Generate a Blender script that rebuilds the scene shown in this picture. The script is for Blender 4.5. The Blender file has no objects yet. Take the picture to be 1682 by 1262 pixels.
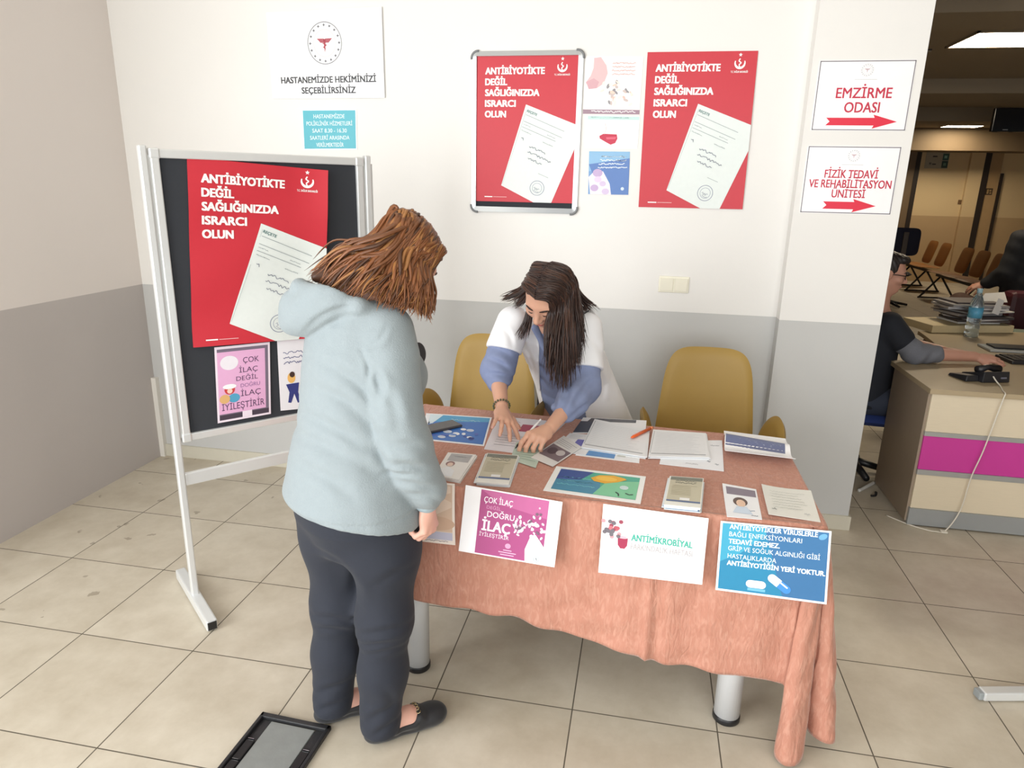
import bpy, bmesh, math, random
import numpy as np
from mathutils import Vector, Matrix
from mathutils.geometry import tessellate_polygon

SC = bpy.context.scene
COL = SC.collection
PI = math.pi
V3 = lambda *a: Vector(a)

# ------------------------------------------------------------------ camera, world, lights, exposure
cam_d = bpy.data.cameras.new('camera')
cam = bpy.data.objects.new('camera', cam_d)
COL.objects.link(cam)
cam_d.sensor_width = 36.0
cam_d.lens = 1135.2 / 1682 * 36.0
cam_d.clip_start, cam_d.clip_end = 0.02, 100
YAW, PITCH, ROLL = -0.18316, 0.27909, 0.021614
_f = V3(math.sin(YAW) * math.cos(PITCH), math.cos(YAW) * math.cos(PITCH), -math.sin(PITCH))
_r0 = V3(math.cos(YAW), -math.sin(YAW), 0)
_u0 = _r0.cross(_f)
_r = _r0 * math.cos(ROLL) + _u0 * math.sin(ROLL)
_u = _u0 * math.cos(ROLL) - _r0 * math.sin(ROLL)
cam.matrix_world = Matrix(((_r.x, _u.x, -_f.x, 0), (_r.y, _u.y, -_f.y, 0), (_r.z, _u.z, -_f.z, 1.6457), (0, 0, 0, 1)))
SC.camera = cam

wd = bpy.data.worlds.new('daylight'); SC.world = wd
wd.use_nodes = True
bg = wd.node_tree.nodes['Background']
bg.inputs['Color'].default_value = (0.93, 0.96, 1.0, 1)
bg.inputs['Strength'].default_value = 0.25

def area(name, loc, target, sx, sy, power, color=(1, 1, 1)):
    l = bpy.data.lights.new(name, 'AREA'); l.shape = 'RECTANGLE'; l.size = sx; l.size_y = sy
    l.energy = power; l.color = color
    o = bpy.data.objects.new(name, l); COL.objects.link(o)
    o.location = loc
    o.rotation_euler = (Vector(target) - Vector(loc)).to_track_quat('-Z', 'Y').to_euler()
    return o
# daylight through the entrance glazing: the big front behind the camera and the side panes in the left wall
area('daylight_front_glazing', (0.7, -2.6, 1.75), (0.7, 3.4, 1.3), 3.4, 2.5, 108, (0.97, 0.99, 1.0))
area('daylight_side_glazing', (-2.8, -1.15, 1.45), (0.6, 0.9, 1.1), 3.0, 2.5, 172, (0.97, 0.99, 1.0))

SC.view_settings.view_transform = 'Standard'
SC.view_settings.look = 'None'
SC.view_settings.gamma = 1.0
SC.view_settings.use_curve_mapping = False
SC.view_settings.exposure = 0.15

# ------------------------------------------------------------------ helpers
def lin(c):
    return tuple(((x / 255) / 12.92 if x / 255 <= 0.04045 else ((x / 255 + 0.055) / 1.055) ** 2.4) for x in c)

MATS = {}
def mat(name, rgb, rough=0.5, metal=0.0, spec=0.5, noise=0.0, nscale=20, bump=0.0, bscale=80, sheen=0.0, trans=0.0, emit=None, estr=0.0, stretch=None, coat=0.0):
    """plain procedural material: base colour with a little noise variation and bump"""
    if name in MATS: return MATS[name]
    m = bpy.data.materials.new(name); m.use_nodes = True
    nt = m.node_tree; b = nt.nodes['Principled BSDF']
    c = (*lin(rgb), 1)
    b.inputs['Base Color'].default_value = c
    b.inputs['Roughness'].default_value = rough
    b.inputs['Metallic'].default_value = metal
    b.inputs['Specular IOR Level'].default_value = spec
    if sheen: b.inputs['Sheen Weight'].default_value = sheen
    if trans: b.inputs['Transmission Weight'].default_value = trans
    if coat: b.inputs['Coat Weight'].default_value = coat
    if emit:
        b.inputs['Emission Color'].default_value = (*lin(emit), 1); b.inputs['Emission Strength'].default_value = estr
    tc = nt.nodes.new('ShaderNodeTexCoord')
    mp = nt.nodes.new('ShaderNodeMapping'); nt.links.new(tc.outputs['Object'], mp.inputs['Vector'])
    if stretch: mp.inputs['Scale'].default_value = stretch
    n = nt.nodes.new('ShaderNodeTexNoise'); n.inputs['Scale'].default_value = nscale; n.inputs['Detail'].default_value = 4
    nt.links.new(mp.outputs['Vector'], n.inputs['Vector'])
    mx = nt.nodes.new('ShaderNodeMix'); mx.data_type = 'RGBA'; mx.blend_type = 'MIX'
    k = max(noise, 0.02)
    mx.inputs['A'].default_value = tuple(max(0, x * (1 - k)) for x in c[:3]) + (1,)
    mx.inputs['B'].default_value = tuple(min(1, x * (1 + k)) for x in c[:3]) + (1,)
    nt.links.new(n.outputs['Fac'], mx.inputs['Factor'])
    nt.links.new(mx.outputs['Result'], b.inputs['Base Color'])
    if bump:
        n2 = nt.nodes.new('ShaderNodeTexNoise'); n2.inputs['Scale'].default_value = bscale; n2.inputs['Detail'].default_value = 3
        nt.links.new(mp.outputs['Vector'], n2.inputs['Vector'])
        bp = nt.nodes.new('ShaderNodeBump'); bp.inputs['Strength'].default_value = bump; bp.inputs['Distance'].default_value = 0.01
        nt.links.new(n2.outputs['Fac'], bp.inputs['Height']); nt.links.new(bp.outputs['Normal'], b.inputs['Normal'])
    MATS[name] = m
    return m

def ink(rgb):
    """matt print colour"""
    return mat('print_%02x%02x%02x' % tuple(int(v) for v in rgb), rgb, 0.45, noise=0.03, nscale=60)

class MB:
    """collects shapes into one mesh with material slots"""
    def __init__(s): s.v = []; s.f = []; s.mi = []; s.mats = []; s.sm = []
    def slot(s, m):
        if m not in s.mats: s.mats.append(m)
        return s.mats.index(m)
    def add(s, vs, fs, m=None, smooth=False):
        b = len(s.v); s.v.extend([tuple(v) for v in vs])
        k = s.slot(m) if m else 0
        for f in fs:
            s.f.append(tuple(b + i for i in f)); s.mi.append(k); s.sm.append(smooth)
        return s
    def box(s, lo, hi, m=None, M=None, bev=0.0):
        x0, y0, z0 = lo; x1, y1, z1 = hi
        if bev:
            bm = bmesh.new(); bmesh.ops.create_cube(bm, size=1)
            for v in bm.verts: v.co = Vector(((x0 + x1) / 2 + v.co.x * (x1 - x0), (y0 + y1) / 2 + v.co.y * (y1 - y0), (z0 + z1) / 2 + v.co.z * (z1 - z0)))
            bmesh.ops.bevel(bm, geom=bm.edges[:], offset=bev, segments=2, affect='EDGES', profile=0.5)
            vs = [v.co.copy() for v in bm.verts]; bm.verts.index_update(); fs = [[v.index for v in f.verts] for f in bm.faces]; bm.free()
        else:
            vs = [V3(x, y, z) for x in (x0, x1) for y in (y0, y1) for z in (z0, z1)]
            fs = [(0, 1, 3, 2), (4, 6, 7, 5), (0, 4, 5, 1), (2, 3, 7, 6), (0, 2, 6, 4), (1, 5, 7, 3)]
        if M is not None: vs = [M @ Vector(v) for v in vs]
        return s.add(vs, fs, m)
    def tube(s, pts, rad, n=10, m=None, cap=True, flat=1.0, up=None):
        pts = [Vector(p) for p in pts]
        if not hasattr(rad, '__len__'): rad = [rad] * len(pts)
        vs = []; fs = []
        t0 = (pts[1] - pts[0]).normalized()
        a = Vector(up) if up else (V3(0, 0, 1) if abs(t0.z) < 0.9 else V3(1, 0, 0))
        a = (a - t0 * a.dot(t0)).normalized()
        for i, p in enumerate(pts):
            t = (pts[min(i + 1, len(pts) - 1)] - pts[max(i - 1, 0)]).normalized()
            a = (a - t * a.dot(t)).normalized(); b = t.cross(a)
            for k in range(n):
                q = 2 * PI * k / n
                vs.append(p + a * (math.cos(q) * rad[i] * flat) + b * (math.sin(q) * rad[i]))
        for i in range(len(pts) - 1):
            for k in range(n):
                k2 = (k + 1) % n
                fs.append((i * n + k, i * n + k2, (i + 1) * n + k2, (i + 1) * n + k))
        if cap:
            fs.append(tuple(reversed(range(n)))); fs.append(tuple((len(pts) - 1) * n + k for k in range(n)))
        return s.add(vs, fs, m, True)
    def lathe(s, prof, c, n=24, m=None):
        vs = []; fs = []
        for r, z in prof:
            for k in range(n):
                q = 2 * PI * k / n; vs.append((c[0] + r * math.cos(q), c[1] + r * math.sin(q), c[2] + z))
        for i in range(len(prof) - 1):
            for k in range(n):
                k2 = (k + 1) % n; fs.append((i * n + k, i * n + k2, (i + 1) * n + k2, (i + 1) * n + k))
        fs.append(tuple(reversed(range(n)))); fs.append(tuple((len(prof) - 1) * n + k for k in range(n)))
        return s.add(vs, fs, m, True)
    def grid(s, fn, nu, nv, m=None, smooth=True, flip=False, wrap=False):
        vs = [fn(i / nu, j / nv) for j in range(nv + 1) for i in range(nu + 1)]
        fs = []
        for j in range(nv):
            for i in range(nu):
                a = j * (nu + 1) + i; q = (a, a + 1, a + nu + 2, a + nu + 1)
                fs.append(q[::-1] if flip else q)
        return s.add(vs, fs, m, smooth)
    def prism(s, poly, z0, z1, m=None, M=None):
        n = len(poly)
        vs = [V3(x, y, z0) for x, y in poly] + [V3(x, y, z1) for x, y in poly]
        if M is not None: vs = [M @ v for v in vs]
        fs = [tuple(reversed(range(n))), tuple(range(n, 2 * n))] + [(i, (i + 1) % n, n + (i + 1) % n, n + i) for i in range(n)]
        return s.add(vs, fs, m)
    def build(s, name, m=None, parent=None, smooth=None, sharp=False, subsurf=0, bevel=0):
        me = bpy.data.meshes.new(name); me.from_pydata(s.v, [], s.f); me.validate()
        for mm in (s.mats or [m]): me.materials.append(mm)
        if len(me.polygons) == len(s.f):
            me.polygons.foreach_set('material_index', s.mi)
            me.polygons.foreach_set('use_smooth', s.sm if smooth is None else [smooth] * len(s.f))
        o = bpy.data.objects.new(name, me); COL.objects.link(o)
        if parent: 
            o.parent = parent
            o.matrix_parent_inverse = Matrix.Translation(parent.location).inverted() if parent.type == 'EMPTY' and not parent.parent else Matrix()
        if bevel:
            md = o.modifiers.new('bevel', 'BEVEL'); md.width = bevel; md.segments = 2; md.limit_method = 'ANGLE'
        if subsurf:
            md = o.modifiers.new('sub', 'SUBSURF'); md.levels = md.render_levels = subsurf
        return o

def tag(o, label, cat, group=None, kind=None):
    o['label'] = label; o['category'] = cat
    if group: o['group'] = group
    if kind: o['kind'] = kind
    return o
def thing(name, label, cat, loc=(0, 0, 0), group=None):
    o = bpy.data.objects.new(name, None); COL.objects.link(o); o.location = loc; o.empty_display_size = 0.05
    return tag(o, label, cat, group)
def struct(o):
    o['kind'] = 'structure'; return o

# ---- text outlines, printed sheets
_tc = {}
def text2d(s, bold=0.0, res=3):
    k = (s, bold, res)
    if k not in _tc:
        c = bpy.data.curves.new('t', 'FONT'); c.body = s; c.offset = bold; c.resolution_u = res
        o = bpy.data.objects.new('t', c)
        me = bpy.data.meshes.new_from_object(o)
        vs = [(v.co.x, v.co.y) for v in me.vertices]; fs = [tuple(p.vertices) for p in me.polygons]
        bpy.data.objects.remove(o); bpy.data.meshes.remove(me); bpy.data.curves.remove(c)
        xs = [v[0] for v in vs] or [0]
        _tc[k] = (vs, fs, min(xs), max(xs))
    return _tc[k]

class Sheet:
    """a printed sheet: the corners TL TR BR BL in space, a canvas W x H with y down, printing laid on the paper"""
    def __init__(s, quad, W, H, paper=(246, 246, 244), thick=0.0006, curl=None, rough=0.4, nu=8, nv=8, body=True, step=0.00025):
        s.q = [Vector(p) for p in quad]; s.W, s.H = W, H; s.mb = MB(); s.curl = curl; s.t = thick; s.lev = 0; s.step = step
        s.n = (s.q[3] - s.q[0]).cross(s.q[1] - s.q[0]).normalized() * 1.0     # towards the reader
        m = mat('paper_%02x%02x%02x_%d' % (*[int(v) for v in paper], int(rough * 100)), paper, rough, noise=0.02, nscale=30)
        s.paper = m
        if body:
            s.mb.grid(lambda u, v: s.P(u * W, v * H, 0), nu, nv, m, True, True)
            s.mb.grid(lambda u, v: s.P(u * W, v * H, -thick), nu, nv, m, True, False)
            ring = [(i / nu, 0) for i in range(nu)] + [(1, j / nv) for j in range(nv)] + [(1 - i / nu, 1) for i in range(nu)] + [(0, 1 - j / nv) for j in range(nv)]
            a = [s.P(u * W, v * H, 0) for u, v in ring]; b = [s.P(u * W, v * H, -thick) for u, v in ring]; n = len(ring)
            s.mb.add(a + b, [(i, (i + 1) % n, n + (i + 1) % n, n + i) for i in range(n)], m)
    def P(s, x, y, off):
        u, v = x / s.W, y / s.H
        p = (s.q[0] * (1 - u) + s.q[1] * u) * (1 - v) + (s.q[3] * (1 - u) + s.q[2] * u) * v
        if s.curl: p = p + s.curl(u, v, s)
        return p + s.n * off
    def _z(s, lev):
        if lev is None: s.lev += 1; lev = s.lev
        return lev * s.step
    def rect(s, x0, y0, x1, y1, c, lev=None, nu=None):
        z = s._z(lev); n = nu or (8 if s.curl else 1)
        s.mb.grid(lambda u, v: s.P(x0 + (x1 - x0) * u, y0 + (y1 - y0) * v, z), n, n, ink(c) if not hasattr(c, 'node_tree') else c, True, True)
        return s
    def quad(s, p, c, lev=None, n=8):
        z = s._z(lev)
        def fn(u, v):
            x = (p[0][0] * (1 - u) + p[1][0] * u) * (1 - v) + (p[3][0] * (1 - u) + p[2][0] * u) * v
            y = (p[0][1] * (1 - u) + p[1][1] * u) * (1 - v) + (p[3][1] * (1 - u) + p[2][1] * u) * v
            return s.P(x, y, z)
        s.mb.grid(fn, n, n, ink(c), True, True); return s
    def poly(s, pts, c, lev=None):
        z = s._z(lev)
        tri = tessellate_polygon([[V3(x, y, 0) for x, y in pts]])
        out = []
        for t in tri:
            a, b, d = (pts[i] for i in t)
            cr = (b[0] - a[0]) * (d[1] - a[1]) - (b[1] - a[1]) * (d[0] - a[0])
            out.append(tuple(t) if cr < 0 else tuple(reversed(t)))
        s.mb.add([s.P(x, y, z) for x, y in pts], out, ink(c)); return s
    def ell(s, cx, cy, rx, ry, c, lev=None, n=24, rot=0):
        return s.poly([(cx + rx * math.cos(q) * math.cos(rot) - ry * math.sin(q) * math.sin(rot), cy + rx * math.cos(q) * math.sin(rot) + ry * math.sin(q) * math.cos(rot)) for q in [2 * PI * k / n for k in range(n)]], c, lev)
    def ring(s, cx, cy, r, w, c, lev=None, n=40, a0=0, a1=2 * PI, ry=None):
        z = s._z(lev); k = (ry or r) / r
        def fn(u, v):
            q = a0 + (a1 - a0) * u; rr = r - w * v
            return s.P(cx + rr * math.cos(q), cy + rr * k * math.sin(q), z)
        s.mb.grid(fn, n, 1, ink(c), True, False); return s
    def line(s, pts, w, c, lev=None):
        z = s._z(lev)
        for a, b in zip(pts[:-1], pts[1:]):
            dx, dy = b[0] - a[0], b[1] - a[1]; l = math.hypot(dx, dy) or 1; nx, ny = -dy / l * w / 2, dx / l * w / 2
            P4 = [(a[0] + nx, a[1] + ny), (b[0] + nx, b[1] + ny), (b[0] - nx, b[1] - ny), (a[0] - nx, a[1] - ny)]
            s.mb.add([s.P(x, y, z) for x, y in P4], [(0, 1, 2, 3)], ink(c))
        return s
    def text(s, t, x, y, size, c, align='l', bold=0.0, width=None, rot=0, lev=None, slant=0, res=3):
        """x, y = baseline start; size = cap height; width squeezes the line to that length"""
        z = s._z(lev)
        vs, fs, x0, x1 = text2d(t, 0.0, res)
        k = size / 0.69; kx = k if not width else width / max(x1 - x0, 1e-6)
        wd = (x1 - x0) * kx
        ox = -{'l': 0, 'c': wd / 2, 'r': wd}[align]
        cp = [(0, 0)] if bold <= 0 else [(bold * k * a, bold * k * b) for a, b in ((-1, -.6), (1, -.6), (1, .6), (-1, .6), (0, 0), (-.5, 0), (.5, 0))]
        for i, (dx, dy) in enumerate(cp):
            pts = []
            for a, b in vs:
                px, py = (a - x0) * kx + slant * b * k + ox + dx, -b * k + dy
                pts.append(s.P(x + px * math.cos(rot) - py * math.sin(rot), y + px * math.sin(rot) + py * math.cos(rot), z + i * s.step * .06))
            s.mb.add(pts, fs, ink(c))
        return s
    def convex(s, pts, c, lev=None, rows=20, cols=8):
        """a filled convex outline, meshed finely enough to follow a curled sheet"""
        z = s._z(lev); y0, y1 = min(p[1] for p in pts), max(p[1] for p in pts); n = len(pts)
        def span(y):
            y = min(max(y, y0 + 1e-4), y1 - 1e-4); xs = []
            for i in range(n):
                a, b = pts[i], pts[(i + 1) % n]
                if (a[1] - y) * (b[1] - y) <= 0 and a[1] != b[1]: xs.append(a[0] + (b[0] - a[0]) * (y - a[1]) / (b[1] - a[1]))
            return min(xs), max(xs)
        ys = sorted(set([y0 + (y1 - y0) * i / rows for i in range(rows + 1)] + [p[1] for p in pts]))
        def fn(u, v):
            y = ys[round(v * (len(ys) - 1))]; a, b = span(y); return s.P(a + (b - a) * u, y, z)
        s.mb.grid(fn, cols, len(ys) - 1, ink(c), True, True); return s
    def scribble(s, x0, y, x1, h, c, seed=0, w=0.5, rot=0):
        """illegible handwriting or small print as a wavy stroke"""
        rd = random.Random(seed); pts = []; x = 0; L = x1 - x0
        while x < L:
            px, py = x, rd.uniform(-h, h * .6)
            pts.append((x0 + px * math.cos(rot) - py * math.sin(rot), y + px * math.sin(rot) + py * math.cos(rot))); x += h * rd.uniform(.5, .9)
        if len(pts) > 1: s.line(pts, w, c)
        return s
    def build(s, name, label, cat, group=None, parent=None):
        o = s.mb.build(name, None, parent)
        if not parent: tag(o, label, cat, group)
        return o

# ------------------------------------------------------------------ the setting
def nodes(m): return m.node_tree.nodes, m.node_tree.links
def wall_material(name, upper, lower, zsplit):
    m = mat(name, upper, 0.55, noise=0.015, nscale=3, bump=0.03, bscale=120)
    N, L = nodes(m); b = N['Principled BSDF']
    g = N.new('ShaderNodeNewGeometry'); sp = N.new('ShaderNodeSeparateXYZ'); L.new(g.outputs['Position'], sp.inputs[0])
    gt = N.new('ShaderNodeMath'); gt.operation = 'GREATER_THAN'; gt.inputs[1].default_value = zsplit; L.new(sp.outputs['Z'], gt.inputs[0])
    n = N.new('ShaderNodeTexNoise'); n.inputs['Scale'].default_value = 2.5; n.inputs['Detail'].default_value = 5
    L.new(g.outputs['Position'], n.inputs['Vector'])
    mx = N.new('ShaderNodeMix'); mx.data_type = 'RGBA'
    lo = lin(lower)
    lw = N.new('ShaderNodeMix'); lw.data_type = 'RGBA'
    lw.inputs['A'].default_value = (*[c * .94 for c in lo], 1); lw.inputs['B'].default_value = (*[min(1, c * 1.05) for c in lo], 1)
    L.new(n.outputs['Fac'], lw.inputs['Factor'])
    L.new(gt.outputs[0], mx.inputs['Factor']); L.new(lw.outputs['Result'], mx.inputs['A'])
    old = b.inputs['Base Color'].links[0].from_socket
    L.new(old, mx.inputs['B']); L.new(mx.outputs['Result'], b.inputs['Base Color'])
    return m
M_wall = wall_material('wall_paint', (234, 232, 228), (196, 196, 194), 1.056)
M_hallwall = wall_material('hall_wall_paint', (214, 190, 148), (186, 158, 120), 1.26)

def floor_material():
    m = bpy.data.materials.new('floor_tiles'); m.use_nodes = True
    N, L = nodes(m); b = N['Principled BSDF']
    g = N.new('ShaderNodeNewGeometry'); sp = N.new('ShaderNodeSeparateXYZ'); L.new(g.outputs['Position'], sp.inputs[0])
    def mth(op, a, bb=None):
        q = N.new('ShaderNodeMath'); q.operation = op
        for i, x in enumerate((a, bb)):
            if x is None: continue
            if isinstance(x, (int, float)): q.inputs[i].default_value = x
            else: L.new(x, q.inputs[i])
        return q.outputs[0]
    T = 0.46
    def edge(s, off):
        u = mth('DIVIDE', mth('SUBTRACT', s, off), T)
        fr = mth('FRACT', u)
        return mth('MULTIPLY', mth('MINIMUM', fr, mth('SUBTRACT', 1.0, fr)), T), mth('FLOOR', u)
    ex, ix = edge(sp.outputs['X'], -1.5065); ey, iy = edge(sp.outputs['Y'], 1.4330)
    e = mth('MINIMUM', ex, ey)
    grout = mth('LESS_THAN', e, 0.0021)
    cb = N.new('ShaderNodeCombineXYZ'); L.new(ix, cb.inputs[0]); L.new(iy, cb.inputs[1])
    wn = N.new('ShaderNodeTexWhiteNoise'); wn.noise_dimensions = '2D'; L.new(cb.outputs[0], wn.inputs['Vector'])
    n1 = N.new('ShaderNodeTexNoise'); n1.inputs['Scale'].default_value = 5; n1.inputs['Detail'].default_value = 7; n1.inputs['Roughness'].default_value = .65
    mp = N.new('ShaderNodeVectorMath'); mp.operation = 'ADD'; L.new(g.outputs['Position'], mp.inputs[0]); L.new(wn.outputs['Color'], mp.inputs[1])
    L.new(mp.outputs[0], n1.inputs['Vector'])
    ramp = N.new('ShaderNodeValToRGB'); r = ramp.color_ramp
    r.elements[0].position = .3; r.elements[0].color = (*lin((186, 175, 156)), 1)
    r.elements[1].position = .7; r.elements[1].color = (*lin((208, 199, 182)), 1)
    L.new(n1.outputs['Fac'], ramp.inputs[0])
    # brown scuffs near the left wall corner
    n2 = N.new('ShaderNodeTexNoise'); n2.inputs['Scale'].default_value = 11; n2.inputs['Detail'].default_value = 3
    L.new(g.outputs['Position'], n2.inputs['Vector'])
    sc = mth('GREATER_THAN', n2.outputs['Fac'], 0.69)
    near = mth('LESS_THAN', mth('ADD', sp.outputs['X'], mth('MULTIPLY', sp.outputs['Y'], -.25)), -2.55)
    scf = mth('MULTIPLY', mth('MULTIPLY', sc, near), .45)
    m1 = N.new('ShaderNodeMix'); m1.data_type = 'RGBA'; L.new(scf, m1.inputs['Factor']); L.new(ramp.outputs[0], m1.inputs['A']); m1.inputs['B'].default_value = (*lin((105, 88, 68)), 1)
    m2 = N.new('ShaderNodeMix'); m2.data_type = 'RGBA'; L.new(grout, m2.inputs['Factor']); L.new(m1.outputs['Result'], m2.inputs['A']); m2.inputs['B'].default_value = (*lin((98, 90, 78)), 1)
    L.new(m2.outputs['Result'], b.inputs['Base Color'])
    rg = mth('ADD', mth('MULTIPLY', grout, .5), mth('ADD', mth('MULTIPLY', n1.outputs['Fac'], .14), .30))
    L.new(rg, b.inputs['Roughness']); b.inputs['Specular IOR Level'].default_value = .42
    bp = N.new('ShaderNodeBump'); bp.inputs['Distance'].default_value = .002; bp.inputs['Strength'].default_value = .6
    L.new(mth('SUBTRACT', 1.0, grout), bp.inputs['Height']); L.new(bp.outputs[0], b.inputs['Normal'])
    return m
M_floor = floor_material()
M_skirt = mat('skirting_tile', (205, 200, 184), 0.35, noise=.05, nscale=14)

def sbox(name, lo, hi, m):
    return struct(MB().box(lo, hi).build(name, m))
YW, YP, XL = 3.53, 3.45, -2.84
sbox('floor', (-3.0, -3.2, -0.12), (9.2, 15.4, 0.0), M_floor)
M_wallL = wall_material('wall_paint_left_dimmed', (228, 220, 215), (190, 183, 180), 1.056)  # darker copy of the wall paint, with the left wall's weaker light in its colour
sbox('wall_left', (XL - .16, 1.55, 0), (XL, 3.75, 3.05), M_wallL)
sbox('wall_back', (XL, YW, 0), (0.655, 3.75, 3.05), M_wall)
sbox('wall_pillar', (0.655, YP, 0), (1.107, 3.78, 3.05), M_wall)
sbox('baseboard_back', (XL + .03, YW - .012, 0), (0.655, YW, 0.075), M_skirt)
sbox('baseboard_pillar', (0.655, YP - .012, 0), (1.119, YP, 0.075), M_skirt)
sbox('baseboard_pillar_side', (1.107, YP, 0), (1.119, 3.78, 0.075), M_skirt)
sbox('trim_corner', (XL, YW - .03, 0.0), (XL + .03, YW, 0.5), mat('conduit_white', (226, 222, 214), .4))
M_ceil = mat('ceiling_white', (232, 228, 220), .8, noise=.02)
sbox('ceiling', (-3.0, -3.2, 3.05), (9.2, 3.78, 3.17), M_ceil)
sbox('wall_right', (4.3, -3.2, 0), (4.46, 3.6, 3.05), mat('side_wall_low_bounce', (150, 142, 132), .6))  # unseen side wall, toned down to cut light bounced onto the left wall
# the waiting hall beyond the pillar
M_hceil = mat('hall_ceiling', (150, 136, 116), .8, noise=.03, nscale=2)
sbox('ceiling_hall', (-1.1, 3.78, 2.80), (9.2, 15.4, 2.92), M_hceil)
sbox('wall_hall_lintel', (1.107, 3.66, 2.62), (9.2, 3.78, 3.05), M_hceil)
sbox('wall_hall_far', (-1.1, 15.0, 0), (9.2, 15.15, 2.8), M_hallwall)
sbox('wall_hall_left', (-1.2, 3.75, 0), (-1.1, 15.15, 2.8), M_hallwall)
sbox('wall_hall_right', (9.1, 3.6, 0), (9.2, 15.15, 2.8), M_hallwall)
for k, (yy, zz, dd) in enumerate([(5.05, 2.71, .5), (8.4, 2.66, .9), (11.0, 2.62, .7)]):
    sbox('ceiling_beam_%d' % (k + 1), (-1.1, yy, zz), (9.1, yy + dd, 2.8), M_hceil)
sbox('wall_hall_bulkhead', (-1.1, 14.3, 2.42), (9.1, 15.0, 2.8), mat('bulkhead', (112, 94, 70), .7))
M_dark = mat('door_frame_dark', (44, 34, 28), .5)
M_doorl = mat('door_leaf', (176, 146, 106), .5, noise=.04)

# ------------------------------------------------------------------ notice board stand
M_alu = mat('white_aluminium', (226, 228, 228), .28, metal=.35, noise=.02)
M_alu2 = mat('brushed_aluminium', (196, 200, 202), .3, metal=.7, noise=.03, stretch=(1, 1, 12))
M_felt = mat('charcoal_felt', (46, 49, 55), .95, noise=.08, nscale=200, bump=.1, bscale=600, sheen=.2)
M_blackp = mat('black_plastic', (28, 28, 30), .4, noise=.05)
BO = V3(-1.675, 2.157, 0); Bd = V3(.655, .7556, 0).normalized(); Bn = V3(Bd.y, -Bd.x, 0)
MBd = Matrix(((Bd.x, Bn.x, 0, BO.x), (Bd.y, Bn.y, 0, BO.y), (0, 0, 1, 0), (0, 0, 0, 1)))   # x along the board, y towards the reader
def bbox(mb, lo, hi, m=None, bev=0.0): mb.box(lo, hi, m, MBd, bev); return mb
board = thing('notice_board', 'freestanding charcoal felt notice board in a white metal frame on T feet', 'notice board', BO)
bbox(MB(), (.03, -.010, .71), (.793, .000, 1.73)).build('felt_panel', M_felt, board)
fr = MB()
bbox(fr, (.022, -.022, 1.712), (.80, .012, 1.742), bev=.004); bbox(fr, (.022, -.022, .694), (.80, .012, .722), bev=.004)
bbox(fr, (.022, -.022, .70), (.050, .012, 1.735), bev=.004); bbox(fr, (.774, -.022, .70), (.802, .012, 1.735), bev=.004)
for xx in (.036, .788):
    for zz in (.708, 1.727): bbox(fr, (xx - .018, -.02, zz - .018), (xx + .018, .0145, zz + .018), bev=.006)
fr.build('frame', M_alu, board)
for x0 in (-.012, .812):
    p = MB(); bbox(p, (x0, -.016, .03), (x0 + .026, .014, 1.752), bev=.005)
    bbox(p, (x0 + .026, -.006, .71), (x0 + .034, .006, 1.72))
    p.build('post', M_alu, board)
    f = MB(); bbox(f, (x0 - .006, -.235, .004), (x0 + .034, .225, .048), bev=.006); f.build('foot', M_alu, board)
    c = MB(); bbox(c, (x0 - .002, .226, .010), (x0 + .030, .2285, .042)); c.build('foot_cap', M_blackp, board)
bbox(MB(), (.014, -.012, .515), (.812, .008, .565), bev=.004).build('crossbar', M_alu, board)

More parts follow.
